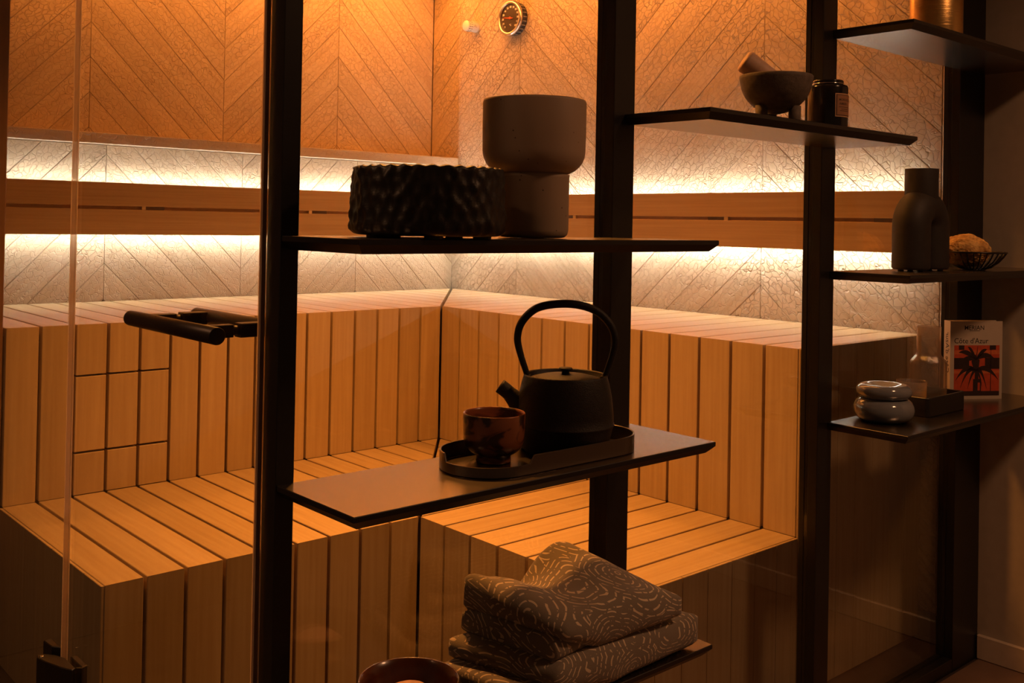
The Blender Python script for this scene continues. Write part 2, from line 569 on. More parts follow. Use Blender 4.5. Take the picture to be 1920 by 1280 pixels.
# upper bench on the left wall
ub = thing('sauna_bench', 'upper slatted wooden bench along the left wall, with a cut-out hatch in its front', 'bench', (1.6, 3.3, 0.4), 'slatted sauna benches')
for i in range(NXU):
    a, b = BX0 + i * pxu, BX0 + (i + 1) * pxu
    if i in (2, 3, 4):
        l_slat(ub, 'x', a, b, UY, YW - 0.006, ZU, 0.748, M['slat_x'])
        f_slat(ub, 'x', a, b, UY, 0.5315, 0.742, M['slat_x'], name='hatch_block')
        f_slat(ub, 'x', a, b, UY, ZL + 0.001, 0.5255, M['slat_x'], name='hatch_block')
    else:
        l_slat(ub, 'x', a, b, UY, YW - 0.006, ZU, ZL + 0.001, M['slat_x'])
for i in range(NXU, NXU + 8):
    a, b = BX0 + i * pxu + 0.0043, BX0 + (i + 1) * pxu - 0.0043
    t_slat(ub, side([(a, UY), (min(b, XW - 0.004), UY), (min(b, XW - 0.004), YW - 0.006), (a, YW - 0.006)], (UX, UY), dgu, True, 0.006), ZU, M['slat_x'])
light_block(ub, [[(BX0 + 0.004, UY + 0.0245), (UX, UY + 0.0245), (XW - 0.02, YW - 0.008), (BX0 + 0.004, YW - 0.008)]], ZL - 0.05, ZU - 0.0245)

# upper bench on the right wall
ur = thing('sauna_bench', 'upper slatted wooden bench along the right wall, its plank end facing the glass', 'bench', (2.6, 2.2, 0.0), 'slatted sauna benches')
for i in range(NYU):
    a, b = BY0 + i * pyu, BY0 + (i + 1) * pyu
    l_slat(ur, 'y', a, b, UX, XW - 0.006, ZU, ZL + 0.001, M['slat_y'])
for i in range(NYU, NYU + 8):
    a, b = BY0 + i * pyu + 0.0043, BY0 + (i + 1) * pyu - 0.0043
    b = min(b, YW - 0.008)
    if b > a:
        t_slat(ur, side([(UX, a), (XW - 0.006, a), (XW - 0.006, b), (UX, b)], (UX, UY), dgu, False, 0.006), ZU, M['slat_y'])
light_block(ur, [[(UX + 0.0245, BY0 + 0.004), (XW - 0.008, BY0 + 0.004), (XW - 0.008, YW - 0.02), (UX + 0.0245, UY - 0.01)]], 0.0, ZU - 0.0245)
nb = 7
for i in range(nb):
    a, b = UX + (XW - 0.004 - UX) * i / nb, UX + (XW - 0.004 - UX) * (i + 1) / nb
    prism('end_plank', [(a + 0.001, 0.002), (b - 0.001, 0.002), (b - 0.001, ZU - 0.001), (a + 0.001, ZU - 0.001)], X_, Z_, (0, -1, 0), (0, BY0 - 0.003, 0), 0.006, 0.001, M['plank_vx'], ur)

# lower bench on the left
lb = thing('sauna_bench', 'lower slatted wooden bench step along the left wall, its end facing the glass door', 'bench', (1.2, 2.6, 0.0), 'slatted sauna benches')
for i in range(NXL):
    a, b = BX0 + i * pxl, BX0 + (i + 1) * pxl
    l_slat(lb, 'x', a, b, LY, UY - 0.001, ZL, 0.002, M['slat_x'])
for i in range(NXL, NXL + 8):
    a, b = BX0 + i * pxl + 0.0043, BX0 + (i + 1) * pxl - 0.0043
    b = min(b, UX - 0.002)
    if b > a:
        t_slat(lb, side([(a, LY), (b, LY), (b, UY - 0.001), (a, UY - 0.001)], (LX, LY), dgl, True, 0.005), ZL, M['slat_x'])
light_block(lb, [[(BX0 + 0.004, LY + 0.0245), (LX, LY + 0.0245), (UX - 0.015, UY - 0.002), (BX0 + 0.004, UY - 0.002)]], 0.0, ZL - 0.0245)
for i in range(7):
    a, b = LY + (UY - LY) * i / 7, LY + (UY - LY) * (i + 1) / 7
    prism('end_plank', [(a + 0.001, 0.002), (b - 0.001, 0.002), (b - 0.001, ZL - 0.001), (a + 0.001, ZL - 0.001)], Y_, Z_, (-1, 0, 0), (BX0 - 0.003, 0, 0), 0.006, 0.001, M['plank_vx'], lb)

# lower bench on the right
lr = thing('sauna_bench', 'lower slatted wooden bench step along the right wall, behind the folded textiles', 'bench', (2.0, 1.9, 0.0), 'slatted sauna benches')
for i in range(NYL):
    a, b = BY0 + i * pyl, BY0 + (i + 1) * pyl
    l_slat(lr, 'y', a, b, LX, UX - 0.001, ZL, 0.002, M['slat_y'])
for i in range(NYL, NYL + 8):
    a, b = BY0 + i * pyl + 0.0043, BY0 + (i + 1) * pyl - 0.0043
    b = min(b, UY - 0.003)
    if b > a:
        t_slat(lr, side([(LX, a), (UX - 0.001, a), (UX - 0.001, b), (LX, b)], (LX, LY), dgl, False, 0.005), ZL, M['slat_y'])
light_block(lr, [[(LX + 0.0245, BY0 + 0.004), (UX - 0.003, BY0 + 0.004), (UX - 0.003, UY - 0.02), (LX + 0.0245, LY - 0.012)]], 0.0, ZL - 0.0245)
for i in range(7):
    a, b = LX + (UX - LX) * i / 7, LX + (UX - LX) * (i + 1) / 7
    prism('end_plank', [(a + 0.001, 0.002), (b - 0.001, 0.002), (b - 0.001, ZL - 0.001), (a + 0.001, ZL - 0.001)], X_, Z_, (0, -1, 0), (0, BY0 - 0.003, 0), 0.006, 0.001, M['plank_vx'], lr)

# ------------------------------------------------------------------ backrests with their light strips
M['bracket'] = plain('bracket_wood', (0.10, 0.05, 0.022), 0.7, noise=0.2)
M['added_gap_strip'] = plain('added_gap_strip_wood', (0.55, 0.30, 0.13), 0.6, noise=0.1)
M['spacer'] = plain('pale_spacer', (0.75, 0.55, 0.28), 0.6, noise=0.1)
BF = 0.062          # how far the face of the backrest stands off the wall
BT = 0.020
bz = (1.131, 1.2215, 1.2335, 1.3165)
bl = thing('backrest', 'two-board wooden backrest on the left wall, lit from behind above and below', 'backrest', (1.8, YW, 1.13), 'backlit backrests')
br = thing('backrest', 'two-board wooden backrest on the right wall, lit from behind above and below', 'backrest', (XW, 2.5, 1.13), 'backlit backrests')
for z0, z1 in ((bz[0], bz[1]), (bz[2], bz[3])):
    box('board', BX0 + 0.002, XW - BF - 0.004, YW - BF, YW - BF + BT, z0, z1, M['board_x'], bl, bev=0.0015)
    box('board', XW - BF, XW - BF + BT, 1.475, YW - BF - 0.002, z0, z1, M['board_y'], br, bev=0.0015)
for x in (1.47, 2.16, 2.72):
    box('bracket', x, x + 0.07, YW - BF + 0.006, YW - BF + BT - 0.006, 1.2215, 1.2335, M['bracket'], bl)
    box('spacer', x - 0.014, x, YW - BF + 0.004, YW - BF + BT - 0.006, 1.2215, 1.2335, M['spacer'], bl)
for y in (1.50, 2.125, 2.86, 3.45):
    box('bracket', XW - BF + 0.006, XW - BF + BT - 0.006, y + 0.016, y + 0.086, 1.2215, 1.2335, M['bracket'], br)
    box('spacer', XW - BF + 0.004, XW - BF + BT - 0.006, y, y + 0.016, 1.2215, 1.2335, M['spacer'], br)
# light strips behind the top edge of the upper board and the bottom edge of the lower board
q0, q1 = BT + 0.001, BT + 0.011
box('led_strip', BX0 + 0.01, XW - BF - 0.02, YW - BF + q0, YW - BF + q1, bz[3] - 0.005, bz[3] - 0.0005, M['led_up'], bl)
box('led_strip', BX0 + 0.01, XW - BF - 0.02, YW - BF + q0, YW - BF + q1, bz[0] + 0.0005, bz[0] + 0.005, M['led_down'], bl)
box('led_strip', XW - BF + q0, XW - BF + q1, 1.48, YW - BF - 0.02, bz[3] - 0.005, bz[3] - 0.0005, M['led_up'], br)
box('led_strip', XW - BF + q0, XW - BF + q1, 1.48, YW - BF - 0.02, bz[0] + 0.0005, bz[0] + 0.005, M['led_down'], br)
for z0, z1 in ((bz[0] + 0.006, bz[0] + 0.010), (bz[3] - 0.010, bz[3] - 0.006)):  # unseen fins added to keep strip light away from the board gap
    box('light_baffle', BX0 + 0.01, XW - BF - 0.02, YW - BF + BT, YW - 0.001, z0, z1, M['board_x'], bl)
    box('light_baffle', XW - BF + BT, XW - 0.001, 1.48, YW - BF - 0.02, z0, z1, M['board_y'], br)
box('added_gap_strip', BX0 + 0.004, XW - BF - 0.006, YW - BF + BT - 0.006, YW - BF + BT, 1.2215, 1.2335, M['added_gap_strip'], bl)  # strip added in the gap to catch warm light like the wall behind
box('added_gap_strip', XW - BF + BT - 0.006, XW - BF + BT, 1.477, YW - BF - 0.004, 1.2215, 1.2335, M['added_gap_strip'], br)


# ------------------------------------------------------------------ warm lamps under the sauna ceiling
M['lamp_glow'] = emit('warm_lamp_glow', WARM, 36.0 * COVE)
M['lamp_glow2'] = emit('warm_lamp_glow_right', WARM, 40.0 * COVE)
M['lamp_ring'] = plain('lamp_ring_steel', (0.5, 0.48, 0.45), 0.3, 1.0, noise=0.1)


def downlight(x, y, power, size, label, spread=115.0, col=WARM, zc=ZC):
    t = thing('ceiling_lamp', label, 'lamp', (x, y, zc))
    lathe('lamp_ring', [(size * 0.55, -0.012), (size * 0.66, -0.012), (size * 0.68, 0.0), (size * 0.55, 0.0), (size * 0.55, -0.012)], M['lamp_ring'], t, (x, y, zc), n=32, close=False)
    L = bpy.data.lights.new('warm_bulb', 'AREA')
    L.shape = 'DISK'; L.size = size; L.energy = power * COVE; L.color = col; L.spread = math.radians(spread)
    o = bpy.data.objects.new('warm_bulb', L); C.objects.link(o)
    o.parent = t; o.matrix_parent_inverse = Matrix.Translation((-x, -y, -zc))
    o.location = (x, y, zc - 0.008)
    return t


downlight(1.45, 2.0, 24.0, 0.20, 'round warm ceiling lamp above the lower benches')
cv = thing('cove_lamp', 'long warm lamp tube at the top of the niche above the left wall', 'lamp', (1.9, YN - 0.23, ZC - 0.03))
box('lamp_tube', BX0 + 0.05, XW - 0.05, YN - 0.25, YN - 0.21, ZC - 0.035, ZC - 0.01, M['lamp_glow'], cv, bev=0.004)
box('lamp_cover', BX0 + 0.05, XW - 0.05, YN - 0.275, YN - 0.265, ZC - 0.05, ZC, M['ceil_wood'], cv)
cv = thing('cove_lamp', 'long warm lamp tube under the ceiling along the right wall', 'lamp', (XW - 0.25, 2.6, ZC - 0.03))
box('lamp_tube', XW - 0.27, XW - 0.23, 1.5, YW - 0.1, ZC - 0.045, ZC - 0.02, M['lamp_glow2'], cv, bev=0.004)
box('lamp_cover', XW - 0.295, XW - 0.285, 1.5, YW - 0.1, ZC - 0.05, ZC, M['ceil_wood'], cv)

# one dim lamp in the room in front of the sauna
downlight(2.05, -0.1, 10.5, 0.30, 'round dim ceiling lamp in the room, nearer the right wall', 150.0, ROOM, ZC + 0.1)
downlight(-0.55, 1.75, 9.0, 0.30, 'round dim added lamp in the room, outside the glass door', 150.0, ROOM, ZC + 0.1)  # lamp added out of view to brighten the lower bench end

# ------------------------------------------------------------------ glass front: rack posts, shelves, panes
rack = thing('shelving_rack', 'black metal shelving rack built onto the glass front of the sauna', 'shelving', (1.8, YF, 0.0))
P = [(0.700, 0.729), (1.374, 1.431), (2.072, 2.131), (2.762, 2.9145)]
for k, (a, b) in enumerate(P):
    po = box('post', a, b, YF, YF + 0.023, 0.0, ZC, M['black'], rack, bev=0.001)
    box('glazing_cap', a + (0.0 if k else 0.004), b, YF + 0.0325, YF + 0.046, 0.0, ZC, M['black'], po, bev=0.001)
    box('gasket', a + 0.002, b - 0.002, YF + 0.023, YF + 0.0325, 0.0, ZC, M['black'], po)
box('base_rail', 0.729, 2.762, YF + 0.001, YF + 0.046, 0.0, 0.035, M['black'], rack, bev=0.001)


def shelf(x0, x1, z, label):
    y0, y1 = 1.075, YF
    t1, t2, i = 0.0075, 0.0195, 0.012
    def ring(dx0, dx1, dy0, dz):
        return [(x0 + dx0, y0 + dy0, z + dz), (x1 - dx1, y0 + dy0, z + dz), (x1 - dx1, y1, z + dz), (x0 + dx0, y1, z + dz)]
    e = 0.001
    rings = [ring(e, e, e, 0), ring(0, 0, 0, -e), ring(0, 0, 0, -t1), ring(i, i, i, -t2)]
    vs = [v for r in rings for v in r]
    fs = [[0, 1, 2, 3], [15, 14, 13, 12]]
    for k in range(3):
        for a in range(4):
            b = (a + 1) % 4
            fs.append([k * 4 + a, k * 4 + b, (k + 1) * 4 + b, (k + 1) * 4 + a])
    me = newmesh('shelf', vs, fs)
    o = link('shelf', me, M['shelf'], rack)
    me.materials.append(M['black'])
    for p in me.polygons:
        if abs(p.normal.z) < 0.95: p.material_index = 1     # edges coloured black, standing in for the dark room they mirror
    o['label'] = label
    return o


ZS = dict(s1=1.176, tea=0.830, low=0.483, mid=1.404, r1=1.659, r2=1.102, r3=0.754)
shelf(0.702, 1.434, ZS['s1'], 'shelf under the carved black planter')
shelf(0.702, 1.434, ZS['tea'], 'shelf under the tea tray')
shelf(0.702, 1.434, ZS['low'], 'shelf under the folded textiles')
shelf(1.404, 2.136, ZS['mid'], 'shelf under the mortar bowl')
shelf(2.112, 2.9, ZS['r1'], 'shelf under the golden cup')
shelf(2.112, 2.9, ZS['r2'], 'shelf under the arch vase')
shelf(2.112, 2.9, ZS['r3'], 'shelf under the carafe and the book')

for k in range(3):
    w = thing('window_%d' % (k + 2), 'clear glass pane between the rack posts', None, (P[k][1], YF + 0.028, 0.03), kind='structure')
    box('pane', P[k][1] - 0.0, P[k + 1][0] + 0.0, YF + 0.024, YF + 0.032, 0.035, ZC - 0.002, M['glass'], w)

# fixed side pane and glass door
w1 = thing('window_1', 'fixed narrow glass pane beside the hinged glass door', None, (XD - 0.004, 2.5, 0.01), kind='structure')
box('pane', XD - 0.009, XD - 0.001, 2.0915, UY + 0.006, 0.008, ZC - 0.002, M['glass'], w1)
box('pane_edge', XD - 0.0115, XD + 0.0015, 2.0890, 2.0915, 0.008, ZC - 0.002, M['seal'], w1, bev=0.001)
door = thing('door_1', 'frameless glass sauna door with a black bar handle', None, (XD - 0.004, 1.7, 0.01), kind='structure')
box('pane', XD - 0.009, XD - 0.001, 1.312, 2.072, 0.012, ZC - 0.01, M['glass'], door)
fe = box('pane_edge', XD - 0.0085, XD - 0.0015, 1.3075, 1.312, 0.012, ZC - 0.01, M['glass_edge'], door)
for xx in (XD - 0.0098, XD - 0.0013):
    box('arris', xx, xx + 0.0012, 1.306, 1.3125, 0.012, ZC - 0.01, M['seal'], fe)

# handle: one bar on each side of the glass, two square stand-offs through it
hb = lambda x: tube('handle_bar', [(x, 1.333, 1.034), (x, 1.3335, 1.034), (x, 1.645, 1.034), (x, 1.6455, 1.034)], [0.0116, 0.0124, 0.0124, 0.0116], M['handle'], door, n=28)
M['handle'] = plain('dark_bronze_metal', (0.030, 0.018, 0.013), 0.42, 0.3, noise=0.1, nscale=100, bump=0.05, bscale=900)
h1 = hb(0.640); h2 = hb(0.752)
for y in (1.392, 1.592):
    box('standoff', 0.650, XD - 0.010, y - 0.0085, y + 0.0085, 1.0245, 1.0435, M['handle'], h1, bev=0.0008)
    tube('bushing', [(XD - 0.0105, y, 1.034), (XD - 0.010, y, 1.034), (XD, y, 1.034), (XD + 0.0005, y, 1.034)], [0.0070, 0.0075, 0.0075, 0.0070], M['handle'], h1, n=16)
    box('standoff', XD, 0.742, y - 0.010, y + 0.010, 1.0235, 1.0445, M['handle'], h2, bev=0.0008)


def hinge(z0, z1):
    """glass-to-glass hinge: outer lens-shaped leaf, inner leaf, knuckle with a screw"""
    def ext(name, plan, za, zb, material, parent):
        me_poly = plan
        return prism(name, me_poly, X_, Y_, Z_, (0, 0, zb), zb - za, 0.0015, material, parent, both=True)
    leaf = ext('hinge', [(XD - 0.010, 2.012), (XD - 0.018, 2.005), (XD - 0.030, 2.030), (XD - 0.045, 2.075), (XD - 0.052, 2.105),
                         (XD - 0.047, 2.118), (XD - 0.036, 2.116), (XD - 0.020, 2.096), (XD - 0.010, 2.070)], z0, z1, M['black'], door)
    ext('inner_leaf', [(XD + 0.0, 2.005), (XD + 0.012, 2.010), (XD + 0.012, 2.066), (XD, 2.070)], z0, z1, M['black'], leaf)
    ext('fixed_leaf', [(XD - 0.010, 2.096), (XD - 0.022, 2.112), (XD - 0.026, 2.150), (XD - 0.010, 2.155)], z0, z1 + 0.012, M['black'], leaf)
    lathe('screw', [(0.0042, 0.0), (0.0042, 0.0012), (0.003, 0.0016)], M['steel'], leaf, (XD - 0.043, 2.104, z1 - 0.0003), n=16)
    return leaf


M['steel'] = plain('steel', (0.6, 0.58, 0.55), 0.25, 1.0, noise=0.05)
hinge(0.16, 0.332)

# ================================================================== objects
RIGHT = Vector((0.747, -0.664, 0.0))       # direction across the view, used to turn things to face the room
FWD = Vector((0.664, 0.747, 0.0))

# ---- thermometer on the right wall
M['dial'] = plain('dial_face', (0.035, 0.022, 0.016), 0.35, noise=0.1)
M['bezel'] = plain('brushed_aluminium', (0.80, 0.76, 0.70), 0.28, 1.0, noise=0.05)
M['white_ink'] = plain('white_ink', (0.80, 0.76, 0.70), 0.6, noise=0.02)
M['red'] = plain('red_needle', (0.85, 0.10, 0.02), 0.4, noise=0.05)
M['grille'] = plain('dark_plastic', (0.03, 0.03, 0.035), 0.4, noise=0.1)
M['white_plastic'] = plain('white_plastic', (0.85, 0.82, 0.78), 0.4, noise=0.03)
M['grey_slot'] = plain('grey_slot', (0.25, 0.23, 0.21), 0.6, noise=0.05)


def wallx(me, x, y, z):
    """turn a lathe made around +z so that it points out of the right wall (-x)"""
    for v in me.vertices:
        c = v.co.copy()
        v.co = Vector((-c.z, -c.x, c.y))


ty, tz = 3.300, 2.083
th = thing('thermometer', 'round dial thermometer with a pale metal rim on the right wall', 'thermometer', (XW, ty, tz))
o = lathe('housing', [(0.070, 0.0), (0.070, 0.030), (0.066, 0.034)], M['grille'], th, (XW, ty, tz), n=48); wallx(o.data, 0, 0, 0)
hs = o
for k in range(24):
    a = 2 * math.pi * k / 24
    box('rib', XW - 0.026, XW - 0.006, ty + 0.0705 * math.cos(a) - 0.002, ty + 0.0705 * math.cos(a) + 0.002, tz + 0.0705 * math.sin(a) - 0.002, tz + 0.0705 * math.sin(a) + 0.002, M['grey_slot'], hs)
o = lathe('bezel', [(0.072, 0.030), (0.076, 0.034), (0.076, 0.042), (0.072, 0.047), (0.064, 0.047), (0.062, 0.042), (0.062, 0.032), (0.072, 0.030)], M['bezel'], th, (XW, ty, tz), n=64, close=False); wallx(o.data, 0, 0, 0)
o = lathe('dial', [(0.0625, 0.034), (0.0625, 0.0365)], M['dial'], th, (XW, ty, tz), n=48, smooth=False); wallx(o.data, 0, 0, 0)
xd = XW - 0.0368
for k in range(13):
    a = math.radians(225 - k * 270 / 12)
    # across the dial, right in the view is -y
    cy_, cz_ = ty - 0.049 * math.cos(a), tz + 0.049 * math.sin(a)
    text('numeral', str(k * 10), 0.0115, (xd, cy_, cz_ - 0.004), (0, -1, 0), (0, 0, 1), M['white_ink'], th, 'CENTER', bold=0.0004)
for k in range(61):
    a = math.radians(225 - k * 270 / 60)
    r_ = 0.058
    box('tick', xd - 0.0002, xd + 0.0003, ty - r_ * math.cos(a) - 0.0005, ty - r_ * math.cos(a) + 0.0005, tz + r_ * math.sin(a) - 0.0005, tz + r_ * math.sin(a) + 0.0005, M['white_ink'], th)
text('unit_mark', '°C', 0.012, (xd, ty, tz - 0.034), (0, -1, 0), (0, 0, 1), M['white_ink'], th, 'CENTER', bold=0.0003)
nd = newmesh('needle', [(xd - 0.002, ty + 0.052, tz + 0.0075), (xd - 0.002, ty + 0.001, tz + 0.0028), (xd - 0.002, ty - 0.018, tz - 0.0005), (xd - 0.002, ty - 0.018, tz - 0.0035), (xd - 0.002, ty + 0.001, tz - 0.0024),
                        (xd - 0.003, ty + 0.052, tz + 0.0075), (xd - 0.003, ty + 0.001, tz + 0.0028), (xd - 0.003, ty - 0.018, tz - 0.0005), (xd - 0.003, ty - 0.018, tz - 0.0035), (xd - 0.003, ty + 0.001, tz - 0.0024)],
             [[0, 1, 2, 3, 4], [9, 8, 7, 6, 5], [0, 1, 6, 5], [1, 2, 7, 6], [2, 3, 8, 7], [3, 4, 9, 8], [4, 0, 5, 9]])
link('needle', nd, M['red'], th)
o = lathe('needle_hub', [(0.0055, 0.038), (0.0055, 0.041), (0.004, 0.042)], M['red'], th, (XW, ty, tz), n=20); wallx(o.data, 0, 0, 0)

# ---- temperature sensor: white slotted cylinder sticking out of the wall
sy, sz = 3.572, 2.083
se = thing('temperature_sensor', 'small white slotted cylinder sensor beside the thermometer', 'sensor', (XW, sy, sz))
o = lathe('body', [(0.021, 0.0), (0.024, 0.004), (0.024, 0.062), (0.022, 0.066), (0.004, 0.068)], M['white_plastic'], se, (XW, sy, sz), n=40); wallx(o.data, 0, 0, 0)
for k in range(14):
    a = 2 * math.pi * (k + 0.5) / 14
    for q in (0.044, 0.056):
        c = Vector((XW - q, sy + 0.0238 * math.cos(a), sz + 0.0238 * math.sin(a)))
        s_ = box('slot', c.x - 0.0045, c.x + 0.0045, c.y - 0.0012, c.y + 0.0012, c.z - 0.0012, c.z + 0.0012, M['grey_slot'], se)
box('print', XW - 0.034, XW - 0.018, sy - 0.0242, sy - 0.0236, sz - 0.004, sz - 0.002, M['grey_slot'], se)
box('print', XW - 0.034, XW - 0.022, sy - 0.0242, sy - 0.0236, sz + 0.002, sz + 0.004, M['grey_slot'], se)

# ---- carved black planter on the left top shelf
M['char'] = plain('charred_black_wood', (0.011, 0.008, 0.006), 0.45, noise=0.4, nscale=40, bump=0.15, bscale=300)
px, py, pz = 0.868, 1.155, ZS['s1']
pl = thing('planter', 'low round black planter with a hand-carved scalloped surface', 'planter', (px, py, pz))
rows, per = 6, 34
cells = []
for i in range(rows + 2):
    for k in range(per):
        cells.append(((k + (0.5 if i % 2 else 0) + random.uniform(-0.22, 0.22)) / per * 2 * math.pi, -0.004 + (i + random.uniform(-0.2, 0.2)) * 0.0175, random.uniform(0.8, 1.2)))
PR = 0.1125


def scallop(r, z, a, i):
    if r < PR - 0.012: return r, z
    best = 9.0
    for (ca, cz, s) in cells:
        da = (a - ca + math.pi) % (2 * math.pi) - math.pi
        if abs(da) > 0.3: continue
        d = math.hypot(da * PR / 1.0, (z - cz) * 0.72) / (0.0125 * s)
        if d < best: best = d
    return r - 0.0058 * max(0.0, 1 - best * best), z + (0.0012 * math.sin(a * 34) if z > 0.085 else 0)


prof = [(0.080, 0.0035), (0.098, 0.004)]
for k in range(4):
    a = math.radians(-90 + 90 * (k + 1) / 4)
    prof.append((PR - 0.012 + 0.012 * math.cos(a), 0.016 + 0.012 * math.sin(a)))
for k in range(1, 26): prof.append((PR - 0.0035 * (k / 25) ** 2, 0.016 + (0.0965 - 0.016) * k / 25))
prof += [(PR - 0.008, 0.0985), (PR - 0.013, 0.096), (PR - 0.0145, 0.03), (0.06, 0.024), (0.002, 0.024)]
lathe('bowl', prof, M['char'], pl, (px, py, pz), n=170, fn=scallop)
for k in range(5):
    a = 2 * math.pi * k / 5 + 0.4
    lathe('foot_pad', [(0.013, 0.0), (0.013, 0.004)], M['char'], pl, (px + 0.078 * math.cos(a), py + 0.078 * math.sin(a), pz), n=16, smooth=False)

# ---- speckled stoneware goblet vase
m, nt, b = mat('speckled_stoneware')
N, L = nt.nodes.new, nt.links.new
tc = N('ShaderNodeTexCoord'); vo = N('ShaderNodeTexVoronoi'); vo.inputs['Scale'].default_value = 130
L(tc.outputs['Object'], vo.inputs['Vector'])
wn = N('ShaderNodeTexWhiteNoise'); L(vo.outputs['Position'], wn.inputs['Vector'])
t1_ = N('ShaderNodeMath'); t1_.operation = 'LESS_THAN'; t1_.inputs[1].default_value = 0.16; L(vo.outputs['Distance'], t1_.inputs[0])
t2_ = N('ShaderNodeMath'); t2_.operation = 'GREATER_THAN'; t2_.inputs[1].default_value = 0.86; L(wn.outputs['Value'], t2_.inputs[0])
t3_ = N('ShaderNodeMath'); t3_.operation = 'MULTIPLY'; L(t1_.outputs[0], t3_.inputs[0]); L(t2_.outputs[0], t3_.inputs[1])
mx = N('ShaderNodeMixRGB'); mx.inputs[1].default_value = (0.47, 0.35, 0.25, 1); mx.inputs[2].default_value = (0.13, 0.09, 0.06, 1)
L(t3_.outputs[0], mx.inputs[0]); L(mx.outputs[0], b.inputs['Base Color']); b.inputs['Roughness'].default_value = 0.55
M['stone'] = m
gx, gy, gz = 1.091, 1.178, ZS['s1']
prof = [(0.044, 0.001), (0.050, 0.002), (0.0545, 0.006), (0.0565, 0.013), (0.0565, 0.095), (0.0572, 0.1005)]
for k in range(9):
    a = math.radians(-80 + 80 * k / 8)
    prof.append((0.0455 + 0.035 * math.cos(a) + 0.0005, 0.1375 + 0.037 * math.sin(a) if k else 0.1015))
prof += [(0.0817, 0.165), (0.0817, 0.2125), (0.0805, 0.2165), (0.0775, 0.2170), (0.0755, 0.2145), (0.0745, 0.160), (0.060, 0.118), (0.002, 0.112)]
gv = tag(lathe('goblet_vase', prof, M['stone'], None, (gx, gy, gz), n=64),
         'speckled beige stoneware vase shaped like a wide goblet, behind the black planter', 'vase')

# ---- stone mortar with pestle
M['mortar'] = plain('rough_stone', (0.13, 0.10, 0.08), 0.7, noise=0.25, nscale=90, bump=0.25, bscale=350)
M['pestle'] = plain('rosy_stone', (0.72, 0.47, 0.33), 0.55, noise=0.12, nscale=60)
mx_, my_, mz_ = 1.735, 1.168, ZS['mid']
mo = thing('mortar', 'grey stone bowl on three stubby feet holding a pestle', 'bowl', (mx_, my_, mz_))
prof = [(0.010, 0.0215)]
for k in range(1, 13):
    a = math.radians(-90 + 88 * k / 12)
    prof.append((0.0705 * math.cos(a) if k < 12 else 0.0715, 0.092 + 0.0705 * math.sin(a)))
prof += [(0.0718, 0.0955), (0.070, 0.0975), (0.066, 0.097), (0.058, 0.070), (0.040, 0.048), (0.002, 0.040)]
lathe('bowl', prof, M['mortar'], mo, (mx_, my_, mz_), n=56)
for k in range(3):
    a = math.radians(-150 + 120 * k)
    d = RIGHT * (0.038 * math.cos(a)) + FWD * (0.038 * math.sin(a))
    lathe('foot', [(0.0105, 0.0), (0.0120, 0.003), (0.0120, 0.036)], M['mortar'], mo, (mx_ + d.x, my_ + d.y, mz_), n=24)
pe = thing('pestle', 'thick blunt rose-brown pestle leaning out of the stone bowl', 'pestle', (mx_, my_, mz_ + 0.06))
c0 = Vector((mx_, my_, mz_))
top = c0 + RIGHT * -0.066 + Vector((0, 0, 0.128)); low = c0 + RIGHT * 0.030 + Vector((0, 0, 0.066))
ax = (top - low).normalized()
tube('shaft', [low - ax * 0.004, low, low + ax * 0.04, top - ax * 0.008, top - ax * 0.003, top - ax * 0.0008, top], [0.010, 0.0150, 0.0180, 0.0235, 0.0225, 0.0195, 0.015], M['pestle'], pe, n=28)

# ---- black candle jar with a paper label
M['jar_black'] = plain('black_glass', (0.010, 0.009, 0.009), 0.16, noise=0.1)
M['label_paper'] = plain('amber_label_paper', (0.36, 0.17, 0.08), 0.6, noise=0.06)
M['label_ink'] = plain('dark_label_ink', (0.06, 0.028, 0.015), 0.6, noise=0.05)
M['label_line'] = plain('pale_label_line', (0.62, 0.34, 0.18), 0.6, noise=0.05)
cx_, cy_, cz_ = 1.972, 1.196, ZS['mid']
ca = thing('scented_candle', 'black glass candle jar with a small printed amber label', 'candle', (cx_, cy_, cz_))
lathe('jar', [(0.038, 0.0), (0.0415, 0.003), (0.0420, 0.006), (0.0420, 0.0985), (0.0405, 0.103), (0.036, 0.1045), (0.030, 0.105)], M['jar_black'], ca, (cx_, cy_, cz_), n=48)
lid = lathe('lid', [(0.0300, 0.105), (0.0305, 0.1075), (0.0320, 0.1085), (0.0322, 0.113), (0.0310, 0.1150), (0.025, 0.1138), (0.002, 0.1130)], M['jar_black'], ca, (cx_, cy_, cz_), n=48)
M['chrome'] = plain('bright_metal_rim', (0.85, 0.82, 0.78), 0.15, 1.0, noise=0.03)
lathe('lid_seal', [(0.0310, 0.1062), (0.0328, 0.1068), (0.0328, 0.1082), (0.0310, 0.1088)], M['chrome'], lid, (cx_, cy_, cz_), n=48)


def cyl_patch(name, R, a0, a1, z0, z1, material, parent, c, n=16, t=0.0004):
    vs, fs = [], []
    for k in range(n + 1):
        a = a0 + (a1 - a0) * k / n
        d = -FWD * math.cos(a) + RIGHT * math.sin(a)
        for rr in (R, R + t):
            for z in (z0, z1):
                vs.append((c[0] + d.x * rr, c[1] + d.y * rr, c[2] + z))
    for k in range(n):
        i = k * 4; j = i + 4
        fs += [[i, j, j + 1, i + 1], [i + 2, i + 3, j + 3, j + 2], [i, i + 2, j + 2, j], [i + 1, j + 1, j + 3, i + 3]]
    fs += [[0, 1, 3, 2], [n * 4, n * 4 + 2, n * 4 + 3, n * 4 + 1]]
    return link(name, newmesh(name, vs, fs), material, parent)


